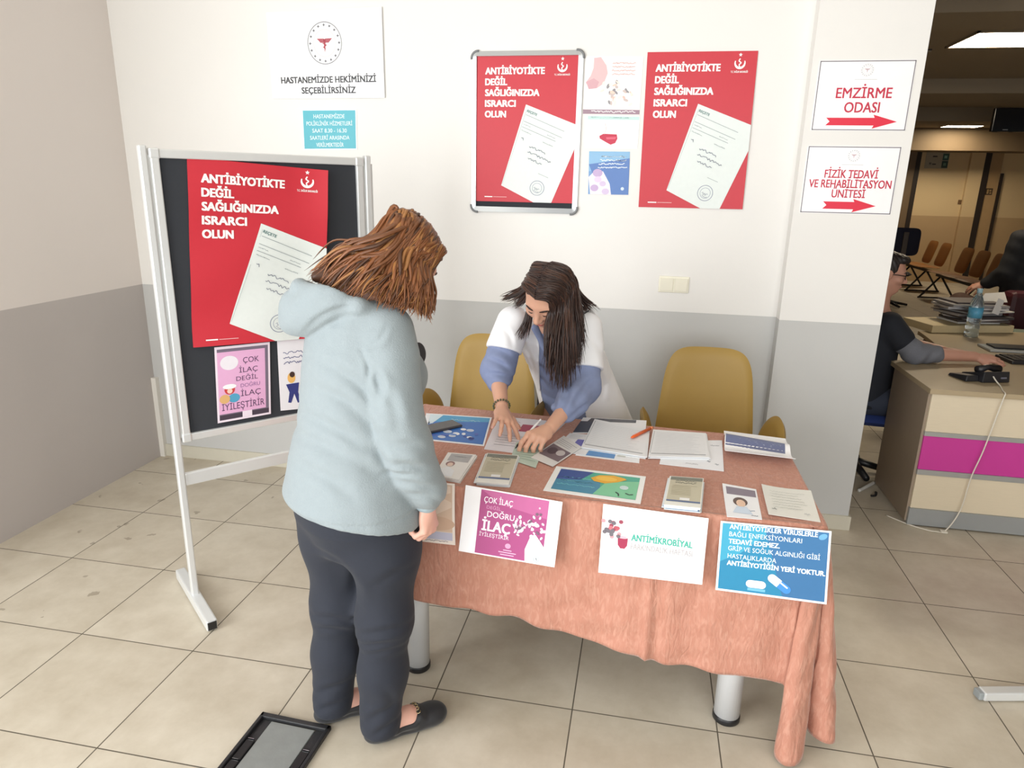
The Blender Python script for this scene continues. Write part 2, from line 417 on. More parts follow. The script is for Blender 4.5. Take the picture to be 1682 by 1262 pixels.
# ------------------------------------------------------------------ posters
RED, WHITE = (200, 46, 60), (250, 248, 246)
def red_art(s, W=500, H=700, flat=True):
    """the red campaign poster: white lettering, crescent emblem, a prescription sheet laid slanting"""
    s.rect(0, 0, W, H, RED, 1, nu=16)
    for i, t in enumerate(['ANTİBİYOTİKTE', 'DEĞİL', 'SAĞLIĞINIZDA', 'ISRARCI', 'OLUN']):
        w = {0: 293, 1: 108, 2: 270, 3: 153, 4: 105}[i]
        s.text(t, 44, 84 + i * 50.5, 30, WHITE, bold=.045, width=w, lev=3)
    # emblem: crescent, star, staff and small line of lettering
    cx, cy = 424, 52
    out = [(cx + 25 * math.cos(q), cy + 25 * math.sin(q)) for q in np.linspace(-.45, PI + .45, 26)]
    inn = [(cx + 19 * math.cos(q), cy - 5 + 20 * math.sin(q)) for q in np.linspace(PI + .25, -.25, 26)]
    s.poly(out + inn, WHITE, 3)
    s.poly([(cx + (9 if k % 2 == 0 else 4) * math.sin(PI * k / 5), cy - 36 - (9 if k % 2 == 0 else 4) * math.cos(PI * k / 5)) for k in range(10)], WHITE, 3)
    s.line([(cx, cy - 20), (cx - 6, cy - 10), (cx + 6, cy - 2), (cx - 4, cy + 6), (cx, cy + 16)], 5, WHITE, 3)
    s.text('T.C. SAĞLIK BAKANLIĞI', cx, cy + 40, 8, WHITE, 'c', bold=.02, width=76, lev=3)
    # prescription sheet
    PAP = (226, 233, 230)
    s.convex([(250, 225), (500, 318), (500, 432), (392, 700), (300, 700), (131, 618)], PAP, 2)
    ux, uy = .926, .377; vx, vy = -.31, .951          # sheet axes
    def R(a, b): return (250 + ux * a + vx * b, 225 + uy * a + vy * b)
    INK = (120, 132, 140); INK2 = (86, 92, 120)
    r = math.atan2(uy, ux)
    s.text('REÇETE', *R(16, 30), 11, (96, 132, 130), bold=.03, rot=r, lev=3)
    for b in (44, 76, 104):
        s.line([R(16, b), R(225 if b < 100 else 200, b)], 1.6, INK, 3)
    for k, (a, b, l) in enumerate([(18, 58, 70), (18, 90, 44), (150, 92, 50), (18, 120, 60), (140, 132, 60)]): s.scribble(*R(a, b), R(a + l, b)[0], 2.5, INK, k, 1.2, r)
    s.line([R(12, 20), R(12, 400)], 1.3, (168, 182, 182), 3)
    s.scribble(*R(30, 158), R(52, 158)[0], 8, INK2, 4, 2.0, r)
    for k, (a, b, l) in enumerate([(84, 178, 88), (84, 206, 132), (96, 234, 78)]): s.scribble(*R(a, b), R(a, b)[0] + l, 7, INK2, 11 + k, 2.0, r)
    s.line([R(170, 280), R(226, 280)], 1.4, INK, 3)
    cx, cy = R(196, 396)[0] + 6, R(196, 396)[1] - 8
    cx, cy = 317, 628
    s.ring(cx, cy, 37, 2.2, (112, 118, 150), 3); s.ring(cx, cy, 25, 1.6, (140, 146, 170), 3)
    s.scribble(cx - 18, cy, cx + 18, 7, (130, 136, 160), 40, 1.5, r); s.scribble(cx - 18, cy + 12, cx + 12, 5, (130, 136, 160), 41, 1.3, r)
    s.line([(44, 676), (86, 676)], 5, WHITE, 3); s.line([(90, 676), (160, 676)], 2.4, (236, 190, 192), 3)
def wq(x0, x1, zt, zb, y, dx=0.0):
    return [(x0, y, zt), (x1, y, zt), (x1 + dx, y, zb), (x0 + dx, y, zb)]

# poster on the board: curling away from it on the right and at the bottom left
bq = [(-1.5804, 2.2600, 1.7188), (-1.2490, 2.6423, 1.6892), (-1.2647, 2.6242, 1.0284), (-1.6126, 2.2229, 1.0511)]
bq[2] = tuple(Vector(bq[1]) + (Vector(bq[3]) - Vector(bq[0])) * .985)
s = Sheet(bq, 500, 700, RED, .0008, curl=lambda u, v, q: Bn * (.022 * max(0, (u - .72) / .28) ** 2 * (1 - .3 * v) + .012 * max(0, (v - .8) / .2) ** 2 + .004 * math.sin(v * 7 + u * 3) ** 2), rough=.38, nu=20, nv=24, step=.0008)
red_art(s); s.build('poster', 'red antibiotics poster curling off the charcoal notice board', 'poster')

# poster in the snap frame
sf = thing('snap_frame', 'wall-mounted silver snap frame around a red antibiotics poster', 'frame', (-.614, YW, 1.888))
fx0, fx1, fz0, fz1 = -.882, -.345, 1.518, 2.262
def rrect(x0, x1, z0, z1, r, n=6):
    out = []
    for cx, cz, a in ((x1 - r, z1 - r, 0), (x0 + r, z1 - r, PI / 2), (x0 + r, z0 + r, PI), (x1 - r, z0 + r, 1.5 * PI)):
        for k in range(n + 1): out.append((cx + r * math.cos(a + PI / 2 * k / n), cz + r * math.sin(a + PI / 2 * k / n)))
    return out
def frame_ring(mb, outer, inner, y0, y1, m):
    n = len(outer); vs = []
    for ring, yy in ((outer, y0), (outer, y1 + .004), (inner, y1), (inner, y0)): vs += [(x, yy, z) for x, z in ring]
    fs = []
    for k in range(3):
        for i in range(n): fs.append((k * n + i, k * n + (i + 1) % n, (k + 1) * n + (i + 1) % n, (k + 1) * n + i))
    mb.add(vs, fs, m, False)
o_ = rrect(fx0, fx1, fz0, fz1, .03); i_ = rrect(fx0 + .024, fx1 - .024, fz0 + .026, fz1 - .022, .002)
fb = MB(); frame_ring(fb, o_, i_, YW, YW - .016, M_alu2); fb.build('frame', None, sf)
MB().box((fx0 + .02, YW - .004, fz0 + .02), (fx1 - .02, YW, fz1 - .02)).build('backing', M_felt, sf)
M_corner = mat('corner_grey', (120, 122, 124), .4)
for cx, cz, a in ((fx1 - .03, fz1 - .03, 0), (fx0 + .03, fz1 - .03, PI / 2), (fx0 + .03, fz0 + .03, PI), (fx1 - .03, fz0 + .03, 1.5 * PI)):
    MB().tube([(cx + .031 * math.cos(a + q), YW - .010, cz + .031 * math.sin(a + q)) for q in np.linspace(-.15, PI / 2 + .15, 8)], .0062, 8).build('corner_cap', M_corner, sf)
s = Sheet(wq(-.857, -.369, 2.241, 1.569, YW - .007), 500, 700, RED, .0008, curl=lambda u, v, q: V3(0, -.002 * math.sin(PI * v), 0), rough=.3, nu=16, nv=20, step=.0008)
red_art(s); s.build('poster', 'red antibiotics poster inside the silver snap frame on the wall', 'poster')
s = Sheet([(-.053, YW - .003, 2.250), (.434, YW - .003, 2.250), (.440, YW - .003, 1.562), (-.046, YW - .003, 1.560)], 500, 700, RED, .0008, curl=lambda u, v, q: V3(0, -.004 * math.sin(PI * v) * u - .003 * u * v, 0), rough=.32, nu=16, nv=20, step=.0008)
red_art(s); s.build('poster', 'unframed red antibiotics poster taped to the wall beside the framed one', 'poster')

# ---- emblem of the hospital signs
def emblem(s, cx, cy, r, RC=(176, 60, 76), G=(150, 150, 154), n=16, ry=None):
    k = (ry or r) / r
    s.ring(cx, cy, r, r * .045, G, 2, 48, ry=ry)
    for i in range(n):
        a = 2 * PI * i / n; x, y = cx + .84 * r * math.cos(a), cy + .84 * r * k * math.sin(a)
        s.poly([(x + (.085 if q % 2 == 0 else .04) * r * math.cos(q * PI / 4), y + (.085 if q % 2 == 0 else .04) * r * math.sin(q * PI / 4)) for q in range(8)], (110, 110, 116), 2)
    s.ring(cx, cy, r * .66, r * .05, (222, 220, 222), 2, 36, ry=r * .66 * k); s.ring(cx, cy, r * .54, r * .03, (226, 224, 226), 2, 36, ry=r * .54 * k)
    for sg in (-1, 1):                                  # wings
        for j in range(3):
            y0 = cy - .22 * r + j * .07 * r
            s.poly([(cx + sg * .03 * r, y0), (cx + sg * (.44 - .07 * j) * r, y0 - .01 * r), (cx + sg * (.38 - .07 * j) * r, y0 + .055 * r), (cx + sg * .03 * r, y0 + .06 * r)], RC, 3)
    s.poly([(cx - .07 * r, cy - .2 * r), (cx + .07 * r, cy - .2 * r), (cx + .012 * r, cy + .42 * r), (cx - .012 * r, cy + .42 * r)], RC, 3)
    s.line([(cx - .12 * r, cy - .0 * r), (cx + .1 * r, cy + .1 * r), (cx - .08 * r, cy + .2 * r), (cx + .05 * r, cy + .3 * r)], .04 * r, RC, 4)

s = Sheet([(-1.941, YW - .006, 2.452), (-1.332, YW - .012, 2.464), (-1.329, YW - .012, 2.056), (-1.938, YW - .006, 2.052)], 610, 405, (250, 250, 250), .005, rough=.12)
emblem(s, 305, 150, 92, ry=98)
s.scribble(280, 272, 330, 4, (205, 205, 208), 3, 2)
s.text('HASTANEMİZDE HEKİMİNİZİ', 312, 332, 29, (58, 58, 62), 'c', bold=.032, width=512)
s.text('SEÇEBİLİRSİNİZ', 312, 382, 29, (58, 58, 62), 'c', bold=.032, width=292)
s.build('wall_sign', 'large white hospital sign with a winged staff emblem above two dark lines', 'sign')

s = Sheet([(-1.783, YW - .003, 2.002), (-1.484, YW - .003, 2.004), (-1.488, YW - .003, 1.808), (-1.785, YW - .003, 1.803)], 300, 198, (244, 248, 248), .002, rough=.12)
TE = (88, 182, 198)
s.rect(6, 6, 294, 192, TE)
for i, (t, w) in enumerate([('HASTANEMİZDE', 170), ('POLİKLİNİK HİZMETLERİ', 252), ('SAAT 8.30 - 16.30', 190), ('SAATLERİ ARASINDA', 218), ('VERİLMEKTEDİR', 152)]):
    s.text(t, 150, 44 + i * 34.5, 19, (226, 244, 246), 'c', bold=.012, width=w, lev=3)
s.build('wall_sign', 'small teal sign listing clinic hours under the large white hospital sign', 'sign')

# ---- three sheets between the red posters
s = Sheet([(-.337, YW - .002, 2.237), (-.070, YW - .002, 2.232), (-.072, YW - .002, 1.980), (-.338, YW - .002, 1.982)], 268, 256, (250, 246, 244), .0006)
PK = (228, 190, 192)
s.poly([(40, 8), (72, 4), (100, 40), (108, 74), (92, 118), (60, 140), (22, 136), (6, 116), (28, 86), (40, 50)], PK, 1)
s.poly([(8, 112), (44, 96), (70, 112), (58, 140), (22, 144)], (214, 168, 176), 2)
rd = random.Random(5)
for k in range(34):
    x, y = rd.gauss(158, 38), rd.gauss(160, 26)
    s.ell(max(86, min(236, x)), max(108, min(210, y)), rd.uniform(7, 13), rd.uniform(4, 7), rd.choice([(244, 226, 216), (236, 206, 190), (250, 240, 226), (206, 190, 186), (232, 190, 180), (150, 146, 150)]), 2 + k % 5, 12, rd.uniform(0, 3))
for k in range(4): s.scribble(128, 30 + k * 16, 236, 4, (226, 186, 182), 20 + k, 3.5)
s.rect(0, 234, 268, 254, (160, 132, 146), 2); s.scribble(40, 244, 250, 6, (236, 230, 234), 31, 4)
s.build('poster', 'pale poster of spilled pink and cream pills beside the snap frame', 'poster')
s = Sheet([(-.328, YW - .002, 1.977), (-.068, YW - .002, 1.974), (-.070, YW - .002, 1.828), (-.322, YW - .002, 1.828)], 260, 150, (250, 250, 250), .0006)
s.rect(14, 2, 258, 18, (196, 226, 222), 1); s.scribble(30, 10, 210, 4, (150, 204, 200), 8, 2.5)
s.poly([(72, 92), (92, 82), (156, 84), (160, 104), (150, 124), (128, 132), (100, 118), (74, 104)], (196, 44, 74), 1)
s.poly([(104, 98), (154, 96), (150, 106), (108, 108)], (222, 96, 120), 2)
s.line([(96, 84), (104, 60), (98, 34)], 2.5, (214, 200, 198), 2)
s.build('poster', 'white sheet with a small crimson pill capsule drawing and teal heading', 'poster')
s = Sheet([(-.299, YW - .002, 1.815), (-.104, YW - .002, 1.815), (-.099, YW - .002, 1.616), (-.294, YW - .002, 1.615)], 196, 200, (120, 160, 208), .0006)
s.rect(0, 0, 196, 92, (140, 186, 222), 1); s.quad([(0, 60), (196, 30), (196, 200), (60, 200)], (92, 128, 190), 2)
s.poly([(0, 120), (24, 96), (70, 92), (104, 150), (112, 200), (10, 200)], (240, 232, 244), 3)
for x, y, r in ((44, 100, 24), (46, 130, 18), (30, 170, 20), (70, 150, 16), (84, 186, 18)): s.ell(x, y, r, r * .8, rd.choice([(214, 196, 226), (228, 206, 234), (196, 172, 210)]), 4 + int(r) % 4, 14)
for k, (a, b) in enumerate([(60, 176), (54, 180), (48, 176), (44, 186)]): s.scribble(a, 24 + k * 17, b, 5, (232, 240, 248), 50 + k, 3.5)
s.ell(166, 172, 8, 8, (210, 224, 240), 5)
s.build('poster', 'small square blue poster with pale lilac figures and white heading', 'poster')

# ---- direction signs on the pillar
CR = (196, 34, 66)
def dirsign(q, lines, arrow, label):
    s = Sheet(q, 386, 288, (249, 248, 249), .003, rough=.15)
    for a in ((2, 2, 384, 6), (2, 282, 384, 286), (2, 2, 6, 286), (380, 2, 384, 286)): s.rect(*a, (128, 122, 128), 1)
    emblem(s, 196, 40, 26, (206, 180, 186), (216, 214, 216))
    s.line([(150, 78), (240, 78)], 2, (206, 204, 206), 2)
    for t, y, h, w in lines: s.text(t, 196, y, h, CR, 'c', bold=.016, width=w, lev=2, slant=.0)
    ax0, ax1, ay = arrow; ah = 16
    s.poly([(ax0, ay - ah), (ax1 - 92, ay - ah), (ax1 - 98, ay - 29), (ax1, ay), (ax1 - 98, ay + 29), (ax1 - 92, ay + ah), (ax0, ay + ah), (ax0 + 16, ay)], (222, 30, 62), 2)
    s.build('wall_sign', label, 'sign')
dirsign(wq(.685, 1.072, 2.195, 1.910, YP - .003), [('EMZİRME', 153, 42, 224), ('ODASI', 212, 42, 142)], (56, 346, 250), 'upper white direction sign on the pillar reading EMZİRME ODASI')
dirsign(wq(.683, 1.069, 1.846, 1.556, YP - .003), [('FİZİK TEDAVİ', 134, 34, 222), ('VE REHABİLİTASYON', 176, 34, 344), ('ÜNİTESİ', 218, 34, 140)], (94, 318, 252), 'lower white direction sign on the pillar reading FİZİK TEDAVİ')

# ---- light switch
sw = thing('light_switch', 'cream double light switch on the wall above the grey band', 'light switch', (.152, YW, 1.192))
M_cream = mat('switch_cream', (238, 234, 216), .3)
MB().box((.079, YW - .008, 1.152), (.226, YW, 1.232), bev=.003).build('plate', M_cream, sw)
for x0 in (.086, .156):
    MB().box((x0, YW - .014, 1.160), (x0 + .063, YW - .004, 1.224), None, Matrix.Translation((0, YW, 1.19)) @ Matrix.Rotation(.06, 4, 'X') @ Matrix.Translation((0, -YW, -1.19)), bev=.002).build('rocker', M_cream, sw)

# ---- two sheets pinned at the bottom of the board
def flatq(o, a, b, c, d): return [a, b, c, d]
s = Sheet([(-1.5614, 2.2788, 1.0396), (-1.4248, 2.4365, 1.0354), (-1.4363, 2.4232, 0.7408), (-1.5723, 2.2663, 0.7432)], 210, 300, (238, 226, 238), .0006, curl=lambda u, v, q: Bn * (.006 * v * (1 - u)))
s.rect(8, 10, 202, 292, (120, 110, 128), 1); s.rect(8, 22, 190, 268, (228, 176, 214), 2); s.rect(8, 272, 202, 290, (70, 62, 76), 2); s.rect(96, 268, 134, 292, (238, 226, 238), 3)
PU = (88, 62, 96)
for t, x, y, h, w in [('ÇOK', 104, 72, 22, 62), ('İLAÇ', 88, 110, 20, 72), ('DEĞİL', 76, 142, 18, 84), ('DOĞRU', 92, 170, 15, 76), ('İLAÇ', 92, 206, 22, 78), ('İYİLEŞTİRİR', 18, 254, 26, 166)]:
    s.text(t, x, y, h, PU if t != 'DOĞRU' else (150, 110, 160), bold=-.004, width=w, lev=4)
s.ell(52, 66, 34, 28, (236, 232, 240), 3); s.scribble(30, 110, 76, 6, (250, 240, 250), 9, 3)
s.ell(50, 172, 20, 20, (206, 70, 70), 4); s.ell(50, 160, 26, 10, (250, 246, 250), 5); s.ell(66, 208, 22, 18, (84, 164, 200), 4); s.ell(30, 208, 20, 18, (222, 178, 120), 5); s.ell(50, 178, 10, 10, (240, 206, 190), 6)
s.build('flyer', 'pink flyer with hand-drawn lettering at the bottom of the notice board', 'flyer')
s = Sheet([(-1.4055, 2.4588, 1.0417), (-1.2809, 2.6025, 1.0370), (-1.2854, 2.5973, 0.7296), (-1.4099, 2.4537, 0.7462)], 210, 300, (238, 238, 244), .0006)
for k in range(3): s.scribble(24, 60 + k * 20, 150 - k * 20, 7, (104, 110, 150), 60 + k, 3)
s.ell(56, 164, 18, 22, (240, 190, 110), 2); s.poly([(30, 190), (90, 186), (84, 226), (96, 270), (80, 272), (66, 232), (50, 270), (36, 268), (44, 224)], (52, 62, 130), 3); s.ell(60, 150, 12, 12, (70, 50, 46), 4)
s.build('flyer', 'white flyer with a navy figure on the notice board beside the pink one', 'flyer')

# ------------------------------------------------------------------ table, cloth and what lies on it
M_leg = mat('leg_white_enamel', (226, 228, 230), .25, metal=.15)
TZ = .752
TOP = [V3(-.87, 1.905, TZ), V3(.553, 1.876, TZ), V3(.556, 2.596, TZ), V3(-.87, 2.672, TZ)]   # FL FR BR BL
tb = thing('table', 'long table on white tubular legs under the salmon cloth', 'table', (-.16, 2.27, 0))
MB().prism([(-.86, 1.915), (.545, 1.886), (.548, 2.586), (-.86, 2.662)], .725, .749).build('tabletop', mat('laminate_beige', (206, 190, 160), .4), tb)
for lx, ly in ((-.684, 1.988), (.366, 1.962), (.37, 2.50), (-.684, 2.55)):
    l = MB().lathe([(.0405, .022), (.0405, .725)], (lx, ly, 0), 28).build('leg', M_leg, tb)
    MB().lathe([(.040, 0), (.043, .004), (.043, .020), (.040, .024)], (lx, ly, 0), 28).build('foot_cap', M_blackp, l)

def cloth_material():
    m = mat('salmon_velour', (184, 128, 108), .75, noise=.05, nscale=6, sheen=.4)
    N, L = nodes(m); b = N['Principled BSDF']
    b.inputs['Sheen Roughness'].default_value = .35; b.inputs['Sheen Tint'].default_value = (1, .85, .78, 1)
    g = N.new('ShaderNodeNewGeometry')
    mp = N.new('ShaderNodeMapping'); mp.inputs['Rotation'].default_value = (.0, .5, .35); mp.inputs['Scale'].default_value = (1.2, 1.6, .35)
    L.new(g.outputs['Position'], mp.inputs['Vector'])
    n = N.new('ShaderNodeTexNoise'); n.inputs['Scale'].default_value = 60; n.inputs['Detail'].default_value = 5; n.inputs['Distortion'].default_value = 1.2
    L.new(mp.outputs[0], n.inputs['Vector'])
    r = N.new('ShaderNodeValToRGB'); r.color_ramp.elements[0].position = .45; r.color_ramp.elements[1].position = .78
    L.new(n.outputs['Fac'], r.inputs[0])
    old = b.inputs['Base Color'].links[0].from_socket
    mx = N.new('ShaderNodeMix'); mx.data_type = 'RGBA'; L.new(r.outputs[0], mx.inputs['Factor']); L.new(old, mx.inputs['A'])
    mx.inputs['B'].default_value = (*lin((200, 150, 130)), 1)
    L.new(mx.outputs['Result'], b.inputs['Base Color'])
    w = N.new('ShaderNodeTexNoise'); w.inputs['Scale'].default_value = 13; w.inputs['Detail'].default_value = 6; w.inputs['Distortion'].default_value = 1.6
    mp2 = N.new('ShaderNodeMapping'); mp2.inputs['Rotation'].default_value = (0, .65, 0); mp2.inputs['Scale'].default_value = (3.2, 1, .9); L.new(g.outputs['Position'], mp2.inputs['Vector']); L.new(mp2.outputs[0], w.inputs['Vector'])
    bp = N.new('ShaderNodeBump'); bp.inputs['Strength'].default_value = .32; bp.inputs['Distance'].default_value = .02; L.new(w.outputs['Fac'], bp.inputs['Height']); L.new(bp.outputs[0], b.inputs['Normal'])
    return m
M_cloth = cloth_material()
def interp(xs, ys, x):
    return float(np.interp(x, xs, ys))
def make_cloth():
    st = []     # stations: top x, y, bottom x, y, z
    def front_y(x): return 1.905 + (1.876 - 1.905) * (x + .87) / 1.423
    # left side (hidden end), back to front
    for i in range(26):
        t = i / 26; yy = 2.672 + (1.905 - 2.672) * t
        st.append((-.87, yy, -.885 - .012 * math.sin(i * .9), yy, .40))
    for i in range(141):
        x = -.87 + (.500 + .87) * i / 140
        zb = interp([-.87, -.65, -.47, -.1, .13, .36, .49], [.36, .341, .338, .286, .247, .238, .226], x) + .004 * math.sin(x * 34)
        fold = .008 * math.sin(x * 9.0 + .6) + .006 * math.sin(x * 21) + .004 * math.sin(x * 47 + 1) + .014 * math.exp(-((x - .088) / .012) ** 2) - .010 * math.exp(-((x - .118) / .022) ** 2)
        st.append((x, front_y(x), x, front_y(x) - .016 - fold, zb))
    top_c = [(.510, 1.878), (.519, 1.877), (.527, 1.877), (.535, 1.877), (.541, 1.877), (.546, 1.879), (.549, 1.882), (.552, 1.886), (.553, 1.890), (.554, 1.896), (.5545, 1.902), (.555, 1.91), (.555, 1.93), (.555, 1.95)]
    bot_c = [(.508, 1.866, .215), (.522, 1.888, .10), (.502, 1.858, .035), (.490, 1.815, .013), (.512, 1.782, .011), (.545, 1.792, .013), (.574, 1.828, .018), (.586, 1.866, .036), (.590, 1.902, .06), (.604, 1.872, .058), (.640, 1.852, .054), (.668, 1.870, .054), (.678, 1.93, .06), (.64, 1.96, .08)]
    # refine the corner with a spline
    def cr(P, k):
        out = []
        for i in range(len(P) - 1):
            p0, p1, p2, p3 = (np.array(P[max(0, min(len(P) - 1, j))]) for j in (i - 1, i, i + 1, i + 2))
            for q in range(k):
                t = q / k; out.append(tuple(.5 * (2 * p1 + (p2 - p0) * t + (2 * p0 - 5 * p1 + 4 * p2 - p3) * t * t + (3 * p1 - p0 - 3 * p2 + p3) * t ** 3)))
        out.append(tuple(P[-1])); return out
    c0 = len(st)
    for a, b in zip(cr(top_c, 8), cr(bot_c, 8)): st.append((*a, *b))
    c1 = len(st)
    for i in range(1, 40):
        t = i / 39; yy = 1.95 + (2.596 - 1.95) * t
        st.append((.555, yy, .612 + .028 * math.cos(t * 19) * (1 - .5 * t), yy + .01, .08 + .30 * t))
    for i in range(1, 60):
        t = i / 60; x = .556 - 1.426 * t
        st.append((x, 2.596 + .076 * t, x, 2.612 + .076 * t + .01 * math.sin(t * 40), .47))
    n = len(st); R = 44
    mb = MB(); vs = []
    cx, cy = -.16, 2.26
    prof = [(-.010, 0), (-.003, -.0004), (.003, -.003), (.006, -.008)]
    rd = random.Random(2)
    for i, (tx, ty, bx, by, bz) in enumerate(st):
        nx, ny = bx - tx, by - ty; l = math.hypot(nx, ny) or 1; nx /= l; ny /= l
        for o, dz in prof: vs.append((tx + nx * o, ty + ny * o, TZ + dz))
        for k in range(1, R + 1):
            t = k / R; e = t ** .85; ey = e
            if c0 <= i < c1: ey = .45 * t + .55 * t ** 2.6; e = t ** .75
            x = tx + nx * .006 * (1 - t) + (bx - tx) * e; y = ty + ny * .006 * (1 - t) + (by - ty) * ey
            z = TZ - .008 + (bz - TZ + .008) * t
            # small crumples in the hanging cloth
            c = .0030 * math.sin(i * .23 + k * .30) * math.sin(k * .16 + i * .05) * min(1, t * 4) + .0022 * math.sin(i * .31 + k * .42) * math.sin(i * .11 - k * .2) * min(1, t * 3) + .0016 * math.sin(i * .17 + k * .9)* t
            vs.append((x + nx * c, y + ny * c, z))
    P = len(prof) + R
    fs = []
    for i in range(n):
        j = (i + 1) % n
        for k in range(P - 1): fs.append((i * P + k, i * P + k + 1, j * P + k + 1, j * P + k))
    mb.add(vs, fs, M_cloth, True)
    mb.add([vs[i * P] for i in range(n)], [tuple(range(n))], M_cloth, False)
    o = mb.build('tablecloth')
    sd = o.modifiers.new('thick', 'SOLIDIFY'); sd.thickness = .0012; sd.offset = -1
    return tag(o, 'salmon velour tablecloth hanging over the table front with one corner trailing to the floor', 'tablecloth')
make_cloth()

# ---- sheets hanging on the front of the cloth
def fq(*p): return [Vector(q) for q in p]
s = Sheet(fq((-0.7237, 1.8680, 0.7701), (-0.5153, 1.8660, 0.7745), (-0.5108, 1.8550, 0.5733), (-0.7259, 1.8580, 0.5705)), 210, 290, (238, 226, 216), .0006, curl=lambda u, v, q: V3(0, -.004 * math.sin(PI * v), 0))
s.rect(8, 8, 202, 230, (214, 186, 164), 1); s.poly([(110, 30), (196, 12), (200, 110), (150, 150), (110, 120)], (226, 204, 186), 2); s.ell(150, 190, 60, 34, (206, 172, 148), 3); s.rect(8, 232, 202, 270, (190, 188, 206), 2)
s.scribble(40, 250, 190, 5, (120, 116, 150), 4, 2.5); s.scribble(60, 278, 190, 4, (120, 110, 130), 5, 2)
s.build('flyer', 'beige flyer on the front of the cloth behind the standing woman’s fist', 'flyer')

PL = (172, 76, 132)
s = Sheet(fq((-0.4801, 1.8620, 0.7760), (-0.1853, 1.8580, 0.7543), (-0.1984, 1.8380, 0.5504), (-0.4972, 1.8480, 0.5621)), 297, 200, (248, 247, 250), .0007, curl=lambda u, v, q: V3(0, -.005 * v * v, 0))
s.rect(50, 4, 258, 196, PL, 1); s.quad([(50, 4), (258, 4), (258, 60), (120, 40)], (192, 100, 152), 2)
for t, x, y, h, w, b in [('ÇOK İLAÇ', 62, 40, 17, 88, .01), ('DEĞİL', 72, 58, 9, 44, 0), ('DOĞRU', 76, 82, 17, 84, .01), ('İLAÇ', 64, 124, 30, 86, .03), ('İYİLEŞTİRİR', 58, 142, 11, 92, .0)]:
    s.text(t, x, y, h, (250, 240, 248) if t not in ('DEĞİL',) else (222, 164, 200), bold=b, width=w, lev=3)
rd = random.Random(9)
for k in range(60):
    a = rd.uniform(0, 1); x = 160 + 96 * a; y = 76 + rd.gauss(6, 20) * (.4 + a) + 18 * (1 - a)
    s.ell(min(254, x), max(12, min(150, y)), rd.uniform(3, 8), rd.uniform(2.4, 5), rd.choice([(250, 246, 250), (250, 246, 250), (236, 220, 234), (120, 92, 112), (214, 190, 206)]), 4 + k % 4, 9, rd.uniform(0, 3))
s.poly([(214, 120), (230, 112), (246, 130), (262, 150), (262, 196), (206, 196), (202, 160), (208, 140)], (250, 248, 250), 8)
s.ring(240, 184, 9, 1.6, (150, 170, 176), 9); s.line([(238, 180), (242, 188)], 2.4, (90, 110, 120), 9)
for k, w in enumerate((26, 54, 42)): s.rect(150 - w / 2, 172 + k * 7, 150 + w / 2, 175 + k * 7, (226, 180, 210), 3)
s.ell(150, 160, 9, 8, (216, 160, 196), 3, 12)
s.build('flyer', 'plum flyer with white ÇOK İLAÇ lettering on the front of the tablecloth', 'flyer')

s = Sheet(fq((-0.0663, 1.8580, 0.7617), (0.2315, 1.8540, 0.7515), (0.2294, 1.8280, 0.5577), (-0.0672, 1.8320, 0.5550)), 297, 206, (250, 250, 250), .0007, curl=lambda u, v, q: V3(0, -.006 * v * v, 0))
rd = random.Random(3)
for k in range(26): s.ell(30 + rd.gauss(0, 13), 78 + rd.gauss(0, 13), 6.5, 6, rd.choice([(182, 84, 98), (150, 64, 84), (208, 150, 158), (110, 104, 112), (196, 110, 120)]), 1 + k % 5, 10)
s.poly([(48, 92), (78, 92), (77, 116), (70, 126), (58, 126), (50, 116)], (160, 44, 78), 2); s.ell(63, 92, 15, 4, (220, 176, 188), 3)
s.line([(74, 92), (100, 66)], 4, (196, 196, 200), 4); s.line([(76, 92), (96, 72)], 1.4, (240, 240, 240), 5)
s.text('ANTİMİKROBİYAL', 88, 98, 19, (64, 168, 148), bold=.03, width=172, lev=2)
s.text('FARKINDALIK HAFTASI', 88, 124, 17, (176, 170, 172), bold=.012, width=174, lev=2)
s.build('flyer', 'mostly white flyer with green ANTİMİKROBİYAL lettering on the front of the tablecloth', 'flyer')

s = Sheet(fq((0.2663, 1.8620, 0.7439), (0.5588, 1.8520, 0.7518), (0.5713, 1.8380, 0.5348), (0.2705, 1.8460, 0.5343)), 297, 208, (244, 248, 250), .0007, curl=lambda u, v, q: V3(0, -.004 * v * v, 0))
s.rect(6, 5, 291, 202, (40, 132, 172), 1); s.quad([(120, 5), (291, 5), (291, 202), (180, 202)], (58, 112, 160), 2); s.quad([(6, 5), (150, 5), (60, 90), (6, 120)], (62, 160, 192), 2)
for k, (t, b, w, y) in enumerate([('ANTİBİYOTİKLER VİRÜSLERLE', .025, 236, 20), ('BAĞLI ENFEKSİYONLARI', 0, 196, 42), ('TEDAVİ EDEMEZ.', .03, 138, 63), ('GRİP VE SOĞUK ALGINLIĞI GİBİ', 0, 246, 84), ('HASTALIKLARDA', 0, 132, 107), ('ANTİBİYOTİĞİN YERİ YOKTUR.', .035, 262, 128)]):
    s.text(t, 26, y, 13.5, (240, 248, 252), bold=b, width=w, lev=3)
def capsule(s, cx, cy, l, r, rot, c1, c2, lev):
    def T(x, y): return (cx + x * math.cos(rot) - y * math.sin(rot), cy + x * math.sin(rot) + y * math.cos(rot))
    h = [T(-l + r * math.cos(q), r * math.sin(q)) for q in np.linspace(PI / 2, 1.5 * PI, 12)]; g = [T(l + r * math.cos(q), r * math.sin(q)) for q in np.linspace(-PI / 2, PI / 2, 12)]
    s.poly(h + [T(0, -r), T(0, r)], c1, lev); s.poly(g + [T(0, r), T(0, -r)], c2, lev)
    s.poly([T(-l, -r * .6), T(l, -r * .6), T(l, -r * .25), T(-l, -r * .25)], (236, 246, 252), lev + 1)
